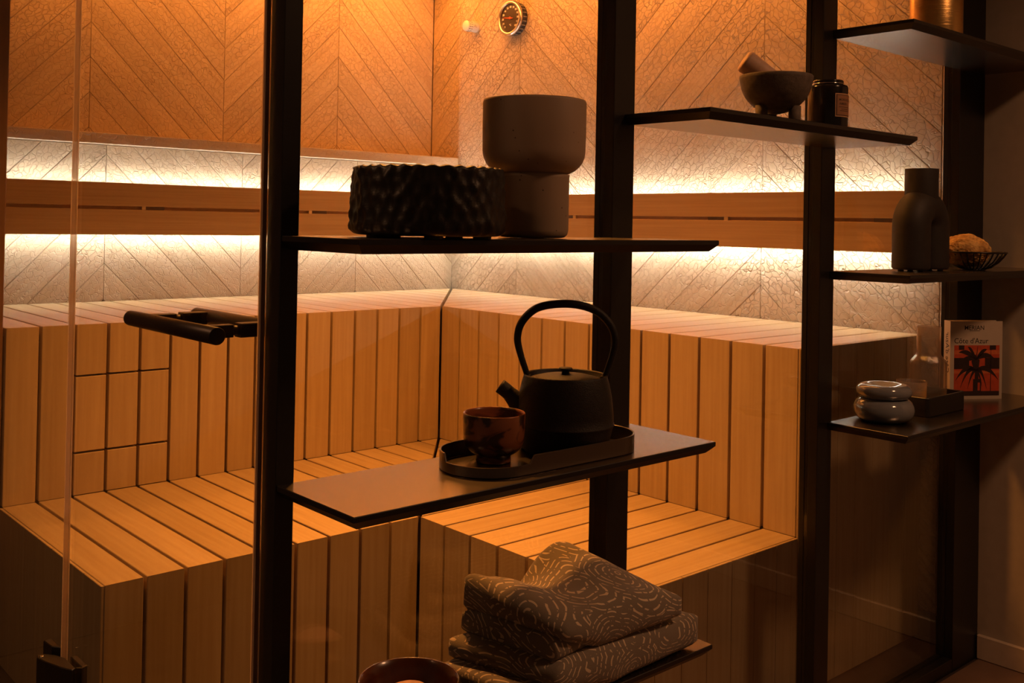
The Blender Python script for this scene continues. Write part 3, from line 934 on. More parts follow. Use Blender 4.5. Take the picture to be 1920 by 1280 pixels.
c = (cx_, cy_, cz_)
aw = math.radians(38); am = math.radians(42)
lab = cyl_patch('label', 0.0421, am - aw, am + aw, 0.034, 0.084, M['label_line'], ca, c)
cyl_patch('label_field', 0.0424, am - aw + 0.05, am + aw - 0.05, 0.0365, 0.0815, M['label_ink'], lab, c)
cyl_patch('label_field', 0.0427, am - aw + 0.09, am + aw - 0.09, 0.038, 0.080, M['label_paper'], lab, c)
for z, w in ((0.0545, 0.7), (0.050, 0.5), (0.0465, 0.6)):
    cyl_patch('label_rule', 0.0430, am - aw * w, am + aw * w * 0.6, z, z + 0.0009, M['label_ink'], lab, c)


def bent_text(name, body, size, z, material, parent, R, a_start, c, spread=1.0):
    """lettering that follows the round of a jar"""
    x = 0.0
    cu = bpy.data.curves.new(name, 'FONT'); cu.body = body; cu.size = size; cu.offset = 0.0001; cu.extrude = 0.0001; cu.resolution_u = 2
    tmp = bpy.data.objects.new('tmp', cu); C.objects.link(tmp); bpy.context.view_layer.update()
    me = bpy.data.meshes.new_from_object(tmp); bpy.data.objects.remove(tmp); bpy.data.curves.remove(cu)
    for v in me.vertices:
        q = v.co.copy()
        a = a_start + q.x * spread / R
        d = -FWD * math.cos(a) + RIGHT * math.sin(a)
        rr = R + 0.0002 + q.z
        v.co = Vector((c[0] + d.x * rr, c[1] + d.y * rr, c[2] + z + q.y))
    me.materials.clear(); me.materials.append(material)
    return link(name, me, None, parent)


bent_text('lettering', 'MOROCCAN', 0.0072, 0.0680, M['label_ink'], lab, 0.0429, am - aw * 0.72, c)
bent_text('lettering', 'AMBER', 0.0072, 0.0595, M['label_ink'], lab, 0.0429, am - aw * 0.68, c)

# ---- golden cup on the top right shelf
m, nt, b = mat('brushed_brass')
N, L = nt.nodes.new, nt.links.new
tc = N('ShaderNodeTexCoord'); mp = N('ShaderNodeMapping'); mp.inputs['Scale'].default_value = (14, 14, 420)
L(tc.outputs['Object'], mp.inputs['Vector'])
n = N('ShaderNodeTexNoise'); n.inputs['Scale'].default_value = 1.0; n.inputs['Detail'].default_value = 3; L(mp.outputs[0], n.inputs['Vector'])
bp = N('ShaderNodeBump'); bp.inputs['Strength'].default_value = 0.5; bp.inputs['Distance'].default_value = 0.0012
L(n.outputs['Fac'], bp.inputs['Height']); L(bp.outputs['Normal'], b.inputs['Normal'])
b.inputs['Base Color'].default_value = (0.72, 0.45, 0.16, 1); b.inputs['Metallic'].default_value = 1.0; b.inputs['Roughness'].default_value = 0.33
M['brass'] = m
bx_, by_, bz_ = 2.447, 1.188, ZS['r1']
tag(lathe('golden_cup', [(0.056, 0.0), (0.060, 0.002), (0.0615, 0.006), (0.0615, 0.150), (0.0605, 0.152), (0.0590, 0.150), (0.0585, 0.012), (0.002, 0.010)], M['brass'], None, (bx_, by_, bz_), n=64),
    'tall brushed golden cup on the highest shelf', 'cup')

# ---- black arch vase
M['clay'] = plain('matt_black_clay', (0.019, 0.014, 0.012), 0.62, noise=0.2, nscale=50, bump=0.12, bscale=400)
vx, vy, vz = 2.368, 1.180, ZS['r2']
va = thing('arch_vase', 'matt black vase shaped like an arch with two legs and a short round neck', 'vase', (vx, vy, vz))
d = Vector((1, 0, 0))
s_, r_ = 0.0475, 0.0435
hc = 0.197 - s_ - r_
path = [Vector((0, 0, 0.004)) - d * s_, Vector((0, 0, 0.006)) - d * s_, Vector((0, 0, 0.010)) - d * s_]
path += [Vector((0, 0, hc * k / 5)) - d * s_ for k in range(1, 6)]
path += [Vector((0, 0, hc + s_ * math.sin(t))) - d * (s_ * math.cos(t)) for t in [math.pi * k / 16 for k in range(1, 16)]]
path += [Vector((0, 0, hc * k / 5)) + d * s_ for k in range(5, 0, -1)]
path += [Vector((0, 0, 0.010)) + d * s_, Vector((0, 0, 0.006)) + d * s_, Vector((0, 0, 0.004)) + d * s_]
rad = [r_ * 0.88, r_ * 0.96] + [r_] * (len(path) - 4) + [r_ * 0.96, r_ * 0.88]
tube('body', path, rad, M['clay'], va, n=40, loc=(vx, vy, vz))
lathe('neck', [(0.036, 0.150), (0.0385, 0.165), (0.0385, 0.243), (0.0380, 0.2455), (0.0355, 0.2455), (0.035, 0.243), (0.035, 0.19), (0.002, 0.188)], M['clay'], va, (vx, vy, vz), n=48)
for sg in (-1, 1):
    for k in range(3):
        a = 2.1 * k + 0.5
        q = d * (s_ * sg) + Vector((math.cos(a), math.sin(a), 0)) * 0.026
        lathe('foot_pad', [(0.007, 0.0), (0.007, 0.005)], M['clay'], va, (vx + q.x, vy + q.y, vz), n=12, smooth=False)

# ---- wire basket with a bath sponge
M['wire'] = plain('black_wire', (0.014, 0.011, 0.010), 0.35, 0.2, noise=0.1)
wx, wy, wz = 2.565, 1.140, ZS['r2']
wb = thing('wire_basket', 'shallow round black wire basket beside the arch vase', 'basket', (wx, wy, wz))
ringpts = lambda R, z, n=48: [(R * math.cos(2 * math.pi * k / n), R * math.sin(2 * math.pi * k / n), z) for k in range(n)]
tube('rim', ringpts(0.0755, 0.0455), 0.0022, M['wire'], wb, n=8, loc=(wx, wy, wz), closed=True)
tube('base_ring', ringpts(0.026, 0.0022), 0.0020, M['wire'], wb, n=8, loc=(wx, wy, wz), closed=True)
for k in range(30):
    a = 2 * math.pi * k / 30
    e = Vector((math.cos(a), math.sin(a), 0))
    tube('wire', [e * 0.024 + Vector((0, 0, 0.003)), e * 0.040 + Vector((0, 0, 0.008)), e * 0.057 + Vector((0, 0, 0.021)), e * 0.068 + Vector((0, 0, 0.034)), e * 0.0755 + Vector((0, 0, 0.0455))], 0.0017, M['wire'], wb, n=6, loc=(wx, wy, wz))
m, nt, b = mat('sea_sponge')
N, L = nt.nodes.new, nt.links.new
tc = N('ShaderNodeTexCoord'); vo = N('ShaderNodeTexVoronoi'); vo.inputs['Scale'].default_value = 160; L(tc.outputs['Object'], vo.inputs['Vector'])
ns = N('ShaderNodeTexNoise'); ns.inputs['Scale'].default_value = 45; ns.inputs['Detail'].default_value = 5; L(tc.outputs['Object'], ns.inputs['Vector'])
rp = N('ShaderNodeValToRGB'); rp.color_ramp.elements[0].color = (0.34, 0.15, 0.035, 1); rp.color_ramp.elements[1].color = (0.78, 0.47, 0.15, 1)
rp.color_ramp.elements[0].position = 0.35; rp.color_ramp.elements[1].position = 0.6
L(ns.outputs['Fac'], rp.inputs['Fac']); L(rp.outputs[0], b.inputs['Base Color']); b.inputs['Roughness'].default_value = 0.9
bp = N('ShaderNodeBump'); bp.inputs['Strength'].default_value = 0.9; bp.inputs['Distance'].default_value = 0.003
L(vo.outputs['Distance'], bp.inputs['Height']); L(bp.outputs[0], b.inputs['Normal'])
M['sponge'] = m
bm = bmesh.new()
bmesh.ops.create_icosphere(bm, subdivisions=5, radius=1.0)
from mathutils import noise as mnoise
for v in bm.verts:
    c_ = v.co.copy()
    w = 1 + 0.10 * mnoise.noise(c_ * 1.6 + Vector((3, 1, 4))) + 0.05 * mnoise.noise(c_ * 6)
    z = c_.z * (0.045 if c_.z > 0 else 0.034)
    lim = 1.0 if c_.z > -0.1 else 0.92
    v.co = Vector((c_.x * 0.060 * w * lim, c_.y * 0.060 * w * lim, z * w))
me = bpy.data.meshes.new('bath_sponge'); bm.to_mesh(me); bm.free()
tag(link('bath_sponge', me, M['sponge'], None, (wx - 0.016, wy + 0.012, wz + 0.0440), smooth=True), 'golden brown natural bath sponge in the wire basket', 'sponge')

# ---- glazed stacked-ring jar
M['glaze'] = plain('blue_grey_glaze', (0.21, 0.225, 0.25), 0.12, spec=0.6, coat=0.5, noise=0.06, nscale=20)
jx, jy, jz = 2.240, 1.200, ZS['r3']
jr = thing('lidded_jar', 'squat blue-grey glazed jar made of two puffy rings', 'jar', (jx, jy, jz))
prof = [(0.042, 0.0)]
for k in range(15):
    a = math.radians(-85 + 175 * k / 14)
    prof.append((0.0435 + 0.0245 * math.cos(a), 0.0275 + 0.0272 * math.sin(a)))
prof.append((0.030, 0.0535))
lathe('body', prof, M['glaze'], jr, (jx, jy, jz), n=56)
prof = [(0.030, 0.0540)]
for k in range(17):
    a = math.radians(-90 + 200 * k / 16)
    prof.append((0.046 + 0.0165 * math.cos(a), 0.0700 + 0.0160 * math.sin(a)))
prof += [(0.028, 0.0800), (0.014, 0.0765), (0.002, 0.0760)]
lathe('lid', prof, M['glaze'], jr, (jx, jy, jz), n=56)

# ---- small black box tray with carafe and tumbler
M['tray_black'] = plain('black_stained_wood', (0.010, 0.008, 0.007), 0.4, noise=0.3, nscale=30)
ax0, ax1, ay0, ay1, az = 2.358, 2.552, 1.150, 1.269, ZS['r3']
tr = thing('box_tray', 'small deep rectangular black tray under the ribbed carafe', 'tray', ((ax0 + ax1) / 2, (ay0 + ay1) / 2, az))


def rrect(x0, x1, y0, y1, r, n=6):
    out = []
    for (cx2, cy2, s) in ((x1 - r, y1 - r, 0), (x0 + r, y1 - r, 90), (x0 + r, y0 + r, 180), (x1 - r, y0 + r, 270)):
        for k in range(n + 1):
            a = math.radians(s + 90 * k / n)
            out.append((cx2 + r * math.cos(a), cy2 + r * math.sin(a)))
    return out


def tray_mesh(outline_fn, levels, name):
    """levels: (offset inward, z) rings from outside bottom over the rim to the inner floor"""
    rings = [[(q[0], q[1], z) for q in outline_fn(o_)] for o_, z in levels]
    n = len(rings[0])
    vs = [v for r in rings for v in r]
    fs = [list(range(n))[::-1], [(len(rings) - 1) * n + k for k in range(n)]]
    for i in range(len(rings) - 1):
        for k in range(n):
            j = (k + 1) % n
            fs.append([i * n + k, i * n + j, (i + 1) * n + j, (i + 1) * n + k])
    return newmesh(name, vs, fs)


fnr = lambda o_: rrect(ax0 + o_, ax1 - o_, ay0 + o_, ay1 - o_, max(0.003, 0.010 - o_))
me = tray_mesh(fnr, [(0.002, az), (0.0, az + 0.002), (0.0, az + 0.0445), (0.001, az + 0.046), (0.005, az + 0.046), (0.006, az + 0.045), (0.007, az + 0.010), (0.009, az + 0.008)], 'shell')
link('shell', me, M['tray_black'], tr)
me = tray_mesh(lambda o_: rrect(ax0 + 0.0095 + o_, ax1 - 0.0095 - o_, ay0 + 0.0095 + o_, ay1 - 0.0095 - o_, 0.004), [(0.0, az + 0.0082), (0.001, az + 0.0095)], 'liner')
link('liner', me, M['gasket'], tr)
M['smoke'] = glass('smoky_ribbed_glass', (0.88, 0.83, 0.76), 0.05, 1.45, milky=0.10)
M['smoke2'] = glass('smoky_tumbler_glass', (0.84, 0.78, 0.70), 0.05, 1.5, milky=0.2)


def ribs(nr, amp, zlo, zhi):
    def fn(r, z, a, i):
        return (r + (amp * math.cos(a * nr) if zlo <= z <= zhi and r > 0.02 else 0), z)
    return fn


qx, qy, qz = 2.492, 1.217, az + 0.0095
prof = [(0.036, 0.0)]
prof += [(0.0420, 0.003), (0.0430, 0.006), (0.0430, 0.1050), (0.0420, 0.1085), (0.0300, 0.1225), (0.0285, 0.1260), (0.0280, 0.130), (0.0280, 0.193), (0.0283, 0.1955),
         (0.0270, 0.1955), (0.0262, 0.190), (0.0262, 0.128), (0.0285, 0.120), (0.0405, 0.1055), (0.0412, 0.100), (0.0412, 0.008), (0.040, 0.005), (0.002, 0.005)]
tag(lathe('carafe', prof, M['smoke'], None, (qx, qy, qz), n=180, fn=ribs(60, 0.0006, 0.002, 0.20)), 'smoky ribbed glass carafe with a straight neck', 'carafe')
ux, uy = 2.4045, 1.2165
prof = [(0.030, 0.0), (0.0345, 0.002), (0.0360, 0.006), (0.0375, 0.0560), (0.0382, 0.0580), (0.0370, 0.0580), (0.0358, 0.0550), (0.0345, 0.008), (0.002, 0.006)]
tag(lathe('tumbler', [(r * 0.93, z * 1.15) for r, z in prof], M['smoke2'], None, (ux, uy, qz), n=180, fn=ribs(52, 0.0006, 0.002, 0.07)), 'low smoky ribbed glass tumbler beside the carafe', 'glass')

# ---- travel guide standing on the shelf
M['paper'] = plain('cover_paper', (0.62, 0.52, 0.42), 0.5, noise=0.03)
M['pages'] = plain('page_block', (0.70, 0.62, 0.50), 0.8, noise=0.06, nscale=300)
M['ink'] = plain('black_ink', (0.02, 0.018, 0.016), 0.6, noise=0.05)
M['print_red'] = plain('red_print', (0.62, 0.085, 0.03), 0.5, noise=0.12, nscale=70)
M['print_dark'] = plain('dark_print', (0.035, 0.016, 0.012), 0.5, noise=0.2, nscale=90)
M['print_orange'] = plain('orange_print', (0.72, 0.17, 0.06), 0.5, noise=0.1, nscale=90)
b0 = Vector((2.667, 1.243, ZS['r3'])); b1 = b0 + Vector((0.851, -0.524, 0.0)) * 0.152
bu = (b1 - b0).normalized(); bw = (b1 - b0).length; bh = 0.207
bn = Vector((bu.y, -bu.x, 0))        # towards the room
if bn.dot(FWD) > 0: bn = -bn
bd = 0.028
bk = thing('guide_book', 'pale travel guide with a red palm picture on its cover', 'book', b0)


def obox(name, o_, u, v, w, lu, lv, lw, material, parent):
    o_ = Vector(o_); u, v, w = Vector(u) * lu, Vector(v) * lv, Vector(w) * lw
    vs = [o_, o_ + u, o_ + u + v, o_ + v, o_ + w, o_ + u + w, o_ + u + v + w, o_ + v + w]
    return link(name, newmesh(name, vs, [[0, 1, 2, 3], [7, 6, 5, 4], [0, 4, 5, 1], [1, 5, 6, 2], [2, 6, 7, 3], [3, 7, 4, 0]]), material, parent)


zz = Vector((0, 0, 1))
# the book body leans back from its cover: cover plane through b0..b1, pages behind
obox('front_cover', b0 - bn * 0.001, bu, zz, bn, bw, bh, 0.001, M['paper'], bk)
obox('back_cover', b0 - bn * bd, bu, zz, bn, bw, bh, 0.001, M['paper'], bk)
obox('spine', b0 - bn * bd - bu * 0.001, bu, zz, bn, 0.001, bh, bd, M['paper'], bk)
obox('pages', b0 - bn * (bd - 0.001) + zz * 0.001, bu, zz, bn, bw - 0.002, bh - 0.003, bd - 0.002, M['pages'], bk)
cp = b0 + bn * 0.0001
text('title', 'MERIAN', 0.0165, cp + bu * (bw * 0.455) + zz * (bh * 0.888), bu, zz, M['ink'], bk, 'CENTER', bold=0.0001, depth=0.0001)
box_ = obox('title_rule', cp + bu * (bw * 0.36) + zz * (bh * 0.873), bu, zz, bn, bw * 0.20, 0.0012, 0.0002, M['ink'], bk)
text('title', "Côte d'Azur", 0.0200, cp + bu * (bw * 0.065) + zz * (bh * 0.715), bu, zz, M['ink'], bk, 'LEFT', depth=0.0001)
sn = -bu
so = b0 - bn * 0.0060 - bu * 0.0012
text('spine_title', "Côte d'Azur", 0.0215, so + zz * (bh * 0.34), zz, bn, M['ink'], bk, 'LEFT', depth=0.0001).location = so + zz * (bh * 0.33) - bn * 0.0135
# printed picture: red house front, dark windows, palm
pu0, pu1, pv0, pv1 = 0.070, 0.945, 0.045, 0.690


def patch(name, pts, material, lift):
    vs = [cp + bu * (bw * (pu0 + (pu1 - pu0) * a)) + zz * (bh * (pv0 + (pv1 - pv0) * b_)) + bn * lift for a, b_ in pts]
    n_ = len(vs)
    vs += [v - bn * 0.00015 for v in vs]
    fs = [list(range(n_)), list(range(n_, 2 * n_))[::-1]] + [[k, (k + 1) % n_, n_ + (k + 1) % n_, n_ + k] for k in range(n_)]
    return link(name, newmesh(name, vs, fs), material, pic if name != 'cover_picture' else bk)


rect = lambda a0, a1, c0_, c1_: [(a0, c0_), (a1, c0_), (a1, c1_), (a0, c1_)]
pic = None
pic = patch('cover_picture', rect(0, 1, 0, 1), M['print_red'], 0.0003)
for r_c, mt in ((rect(0, 1, 0.82, 0.90), 'print_orange'), (rect(0, 0.33, 0.53, 0.75), 'print_dark'), (rect(0.68, 1, 0.53, 0.75), 'print_dark'), (rect(0.10, 0.22, 0.91, 1), 'print_dark'),
                (rect(0.78, 0.92, 0.91, 1), 'print_dark'), (rect(0, 1, 0, 0.09), 'print_dark'), (rect(0.42, 0.60, 0.08, 0.33), 'print_dark'), (rect(0.52, 0.57, 0.10, 0.26), 'print_red'), (rect(0.80, 0.815, 0.08, 0.95), 'print_dark'),
                (rect(0, 0.44, 0.44, 0.50), 'print_orange'), (rect(0.56, 1, 0.44, 0.50), 'print_orange')):
    patch('print_patch', r_c, M[mt], 0.0005 if mt != 'print_red' else 0.0011)
patch('palm_trunk', [(0.44, 0.05), (0.56, 0.05), (0.53, 0.45), (0.56, 0.70), (0.46, 0.82), (0.38, 0.68), (0.46, 0.45)], M['print_dark'], 0.0008)
for (ex, ey, bend) in ((0.10, 0.86, 0.10), (0.30, 0.97, 0.05), (0.52, 1.0, 0.0), (0.72, 0.92, 0.06), (0.88, 0.74, 0.12), (0.03, 0.30, 0.22), (0.14, 0.16, 0.26), (0.30, 0.14, 0.16), (0.62, 0.18, 0.14), (0.72, 0.14, 0.24), (0.97, 0.32, 0.20), (0.06, 0.60, 0.12)):
    sx, sy_ = 0.48, (0.72 if ey > 0.55 else 0.50)
    pts_u, pts_l = [], []
    for k in range(9):
        t = k / 8
        x_ = sx + (ex - sx) * t; y_ = sy_ + (ey - sy_) * t + bend * 4 * t * (1 - t) * 0.6
        wv = 0.045 * math.sin(math.pi * min(1, t * 0.9 + 0.1)) + 0.004
        pts_u.append((min(1, max(0, x_)), min(1, max(0, y_ + wv)))); pts_l.append((min(1, max(0, x_)), min(1, max(0, y_ - wv))))
    patch('palm_frond', pts_u + pts_l[::-1], M['print_dark'], 0.0009)

# ---- tea tray, cup, kettle
M['tray_metal'] = plain('dark_satin_tray', (0.20, 0.175, 0.15), 0.28, metal=1.0)
kx0, kx1, kyc, kr, kz = 1.003, 1.222, 1.172, 0.074, ZS['tea']


def stadium(o_, n=40):
    out = []
    for k in range(n + 1):
        a = math.radians(-90 + 180 * k / n); out.append((kx1 + (kr - o_) * math.cos(a), kyc + (kr - o_) * math.sin(a), k / n))
    for k in range(1, 24):
        out.append((kx1 + (kx0 - kx1) * k / 24, kyc + (kr - o_), 0))
    for k in range(n + 1):
        a = math.radians(90 + 180 * k / n); out.append((kx0 + (kr - o_) * math.cos(a), kyc + (kr - o_) * math.sin(a), 0))
    for k in range(1, 24):
        out.append((kx0 + (kx1 - kx0) * k / 24, kyc - (kr - o_), 0))
    return out


tt = thing('tea_tray', 'long rounded black tray with a stepped rim under the kettle', 'tray', ((kx0 + kx1) / 2, kyc, kz))
pts0 = stadium(0)
RIM, LOWR = 0.0285, 0.0165


def rim_h(x, y):
    """rim drops to a low lip around the near left end"""
    a = math.degrees(math.atan2(y - kyc, x - kx0)) % 360
    if x <= kx0 + 0.004 and 168 <= a <= 272 or (x < kx0 + 0.022 and y < kyc):
        return LOWR
    return RIM


levels = [(0.002, 'b', 0.0), (0.0, 'b', 0.002), (0.0, 'r', -0.0006), (0.0008, 'r', 0.0), (0.0022, 'r', 0.0), (0.003, 'r', -0.0006), (0.003, 'b', 0.005), (0.005, 'b', 0.004)]
rings = []
for o_, kd, h in levels:
    pts_ = stadium(o_)
    rings.append([(q[0], q[1], kz + (h if kd == 'b' else rim_h(pts0[i][0], pts0[i][1]) + h)) for i, q in enumerate(pts_)])
n_ = len(rings[0])
vs = [v for r in rings for v in r]
fs = [list(range(n_))[::-1], [(len(rings) - 1) * n_ + k for k in range(n_)]]
for i in range(len(rings) - 1):
    for k in range(n_):
        j = (k + 1) % n_
        fs.append([i * n_ + k, i * n_ + j, (i + 1) * n_ + j, (i + 1) * n_ + k])
link('shell', newmesh('shell', vs, fs), M['tray_metal'], tt)
pts_ = [(q[0], q[1]) for q in stadium(0.0056)]
prism('liner', pts_, X_, Y_, Z_, (0, 0, kz + 0.0046), 0.0005, 0.0001, M['tray_metal'], tt)

m, nt, b = mat('walnut_cup_wood')
N, L = nt.nodes.new, nt.links.new
tc = N('ShaderNodeTexCoord'); mp = N('ShaderNodeMapping'); mp.inputs['Scale'].default_value = (16, 16, 34); mp.inputs['Rotation'].default_value = (0.5, 0.35, 0)
L(tc.outputs['Object'], mp.inputs['Vector'])
n = N('ShaderNodeTexNoise'); n.inputs['Scale'].default_value = 1.0; n.inputs['Detail'].default_value = 4; n.inputs['Distortion'].default_value = 1.2; L(mp.outputs[0], n.inputs['Vector'])
rp = N('ShaderNodeValToRGB')
rp.color_ramp.elements[0].position = 0.46; rp.color_ramp.elements[0].color = (0.05, 0.018, 0.008, 1)
rp.color_ramp.elements[1].position = 0.54; rp.color_ramp.elements[1].color = (0.30, 0.10, 0.035, 1)
L(n.outputs['Fac'], rp.inputs['Fac']); L(rp.outputs[0], b.inputs['Base Color']); b.inputs['Roughness'].default_value = 0.3; b.inputs['Coat Weight'].default_value = 0.2
M['walnut'] = m
ux, uy, uz = 1.022, 1.182, kz + 0.0047
prof = [(0.0245, 0.0), (0.0265, 0.001), (0.0270, 0.003), (0.0262, 0.009), (0.0272, 0.0115)]
for k in range(9):
    a = math.radians(-75 + 75 * k / 8)
    prof.append((0.0205 + 0.0262 * math.cos(a), 0.0385 + 0.0275 * math.sin(a)))
prof += [(0.0475, 0.055), (0.0478, 0.0735), (0.0470, 0.0752), (0.0455, 0.0748), (0.0445, 0.071), (0.0435, 0.045), (0.036, 0.022), (0.015, 0.0165), (0.002, 0.016)]
tag(lathe('tea_cup', prof, M['walnut'], None, (ux, uy, uz), n=56), 'round dark walnut cup with darker wood figure on the tea tray', 'cup')

M['iron'] = plain('cast_iron', (0.016, 0.013, 0.012), 0.55, spec=0.4, noise=0.25, nscale=120, bump=0.35, bscale=500)
qx, qy, qz = 1.168, 1.176, kz + 0.0047
kt = thing('kettle', 'black cast iron kettle with a tall hoop handle on the tea tray', 'kettle', (qx, qy, qz))
prof = [(0.060, 0.0), (0.0645, 0.001), (0.067, 0.006), (0.0715, 0.030), (0.0740, 0.0405), (0.0758, 0.0420), (0.0758, 0.0440), (0.0745, 0.0455), (0.0740, 0.060), (0.0715, 0.085), (0.0672, 0.107), (0.0640, 0.1190), (0.0630, 0.1215), (0.0615, 0.1215), (0.0600, 0.1195), (0.0590, 0.1120), (0.055, 0.110), (0.002, 0.109)]
body = lathe('body', [(r * 1.06, z) for r, z in prof], M['iron'], kt, (qx, qy, qz), n=64)
ld = lathe('lid', [(0.0565, 0.1125), (0.0575, 0.1135), (0.0570, 0.1150), (0.040, 0.1195), (0.020, 0.1215), (0.002, 0.1220)], M['iron'], kt, (qx, qy, qz), n=56)
lathe('knob', [(0.0065, 0.1212), (0.0060, 0.1260), (0.0100, 0.1280), (0.0115, 0.1300), (0.0105, 0.1320), (0.002, 0.1325)], M['iron'], ld, (qx, qy, qz), n=28)
L_ = -RIGHT
sp_ = [L_ * 0.050 + zz * 0.052, L_ * 0.066 + zz * 0.062, L_ * 0.080 + zz * 0.078, L_ * 0.094 + zz * 0.0915, L_ * 0.106 + zz * 0.1005]
sp_ = [Vector((qx, qy, qz)) + p for p in sp_]
vsp = spline(sp_, 5)
tube('spout', vsp + [vsp[-1], vsp[-2]], [0.0235 - 0.0115 * min(1, k / 14) for k in range(len(vsp))] + [0.0085, 0.0080], M['iron'], kt, n=24)
hp = [(-0.061, 0.112), (-0.064, 0.124), (-0.0745, 0.155), (-0.0790, 0.180), (-0.0720, 0.205), (-0.050, 0.2265), (-0.018, 0.2345), (0.018, 0.2340), (0.050, 0.2235), (0.0715, 0.202), (0.0795, 0.178), (0.0760, 0.155), (0.066, 0.124), (0.062, 0.112)]
hpts = spline([Vector((qx, qy, qz)) + RIGHT * a + zz * h for a, h in hp], 6)
tube('handle', hpts, [0.0036 + 0.0030 * math.sin(math.pi * k / (len(hpts) - 1)) ** 0.6 for k in range(len(hpts))], M['iron'], kt, n=16)
for sg in (-1, 1):
    e = Vector((qx, qy, qz)) + RIGHT * (0.0612 * sg) + zz * 0.108
    tube('lug', [e - zz * 0.010, e, e + zz * 0.009, e + zz * 0.012], [0.007, 0.0062, 0.0055, 0.004], M['iron'], kt, n=14)

# ---- folded textiles
m, nt, b = mat('patterned_textile')
N, L = nt.nodes.new, nt.links.new
tc = N('ShaderNodeTexCoord')
uvn = N('ShaderNodeAttribute'); uvn.attribute_name = 'cloth'
nz = N('ShaderNodeTexNoise'); nz.inputs['Scale'].default_value = 30.0; nz.inputs['Detail'].default_value = 0.0
L(uvn.outputs['Vector'], nz.inputs['Vector'])
wb_ = N('ShaderNodeVectorMath'); wb_.operation = 'MULTIPLY_ADD'; wb_.inputs[1].default_value = (0.012, 0.012, 0.012)
L(nz.outputs['Color'], wb_.inputs[0]); L(uvn.outputs['Vector'], wb_.inputs[2])
n = N('ShaderNodeTexVoronoi'); n.inputs['Scale'].default_value = 9.5
L(wb_.outputs[0], n.inputs['Vector'])
ml = N('ShaderNodeMath'); ml.operation = 'MULTIPLY'; ml.inputs[1].default_value = 11.5; L(n.outputs['Distance'], ml.inputs[0])
fr = N('ShaderNodeMath'); fr.operation = 'FRACT'; L(ml.outputs[0], fr.inputs[0])
sb = N('ShaderNodeMath'); sb.operation = 'SUBTRACT'; sb.inputs[1].default_value = 0.5; L(fr.outputs[0], sb.inputs[0])
ab = N('ShaderNodeMath'); ab.operation = 'ABSOLUTE'; L(sb.outputs[0], ab.inputs[0])
lt = N('ShaderNodeMath'); lt.operation = 'LESS_THAN'; lt.inputs[1].default_value = 0.115; L(ab.outputs[0], lt.inputs[0])
vo = N('ShaderNodeTexVoronoi'); vo.feature = 'DISTANCE_TO_EDGE'; vo.inputs['Scale'].default_value = 48.0; L(uvn.outputs['Vector'], vo.inputs['Vector'])
gt = N('ShaderNodeMath'); gt.operation = 'GREATER_THAN'; gt.inputs[1].default_value = 0.07; L(vo.outputs['Distance'], gt.inputs[0])
mu = N('ShaderNodeMath'); mu.operation = 'MULTIPLY'; L(lt.outputs[0], mu.inputs[0]); L(gt.outputs[0], mu.inputs[1])
mx = N('ShaderNodeMixRGB'); mx.inputs[1].default_value = (0.27, 0.225, 0.175, 1); mx.inputs[2].default_value = (0.85, 0.68, 0.48, 1)
L(mu.outputs[0], mx.inputs[0]); L(mx.outputs[0], b.inputs['Base Color']); b.inputs['Roughness'].default_value = 0.9
b.inputs['Sheen Weight'].default_value = 0.25
wv = N('ShaderNodeTexNoise'); wv.inputs['Scale'].default_value = 700; L(tc.outputs['Object'], wv.inputs['Vector'])
ad = N('ShaderNodeMath'); ad.operation = 'MULTIPLY_ADD'; ad.inputs[1].default_value = 1.2; L(mu.outputs[0], ad.inputs[0]); L(wv.outputs['Fac'], ad.inputs[2])
bp = N('ShaderNodeBump'); bp.inputs['Strength'].default_value = 0.5; bp.inputs['Distance'].default_value = 0.001
L(ad.outputs[0], bp.inputs['Height']); L(bp.outputs[0], b.inputs['Normal'])
M['cloth'] = m


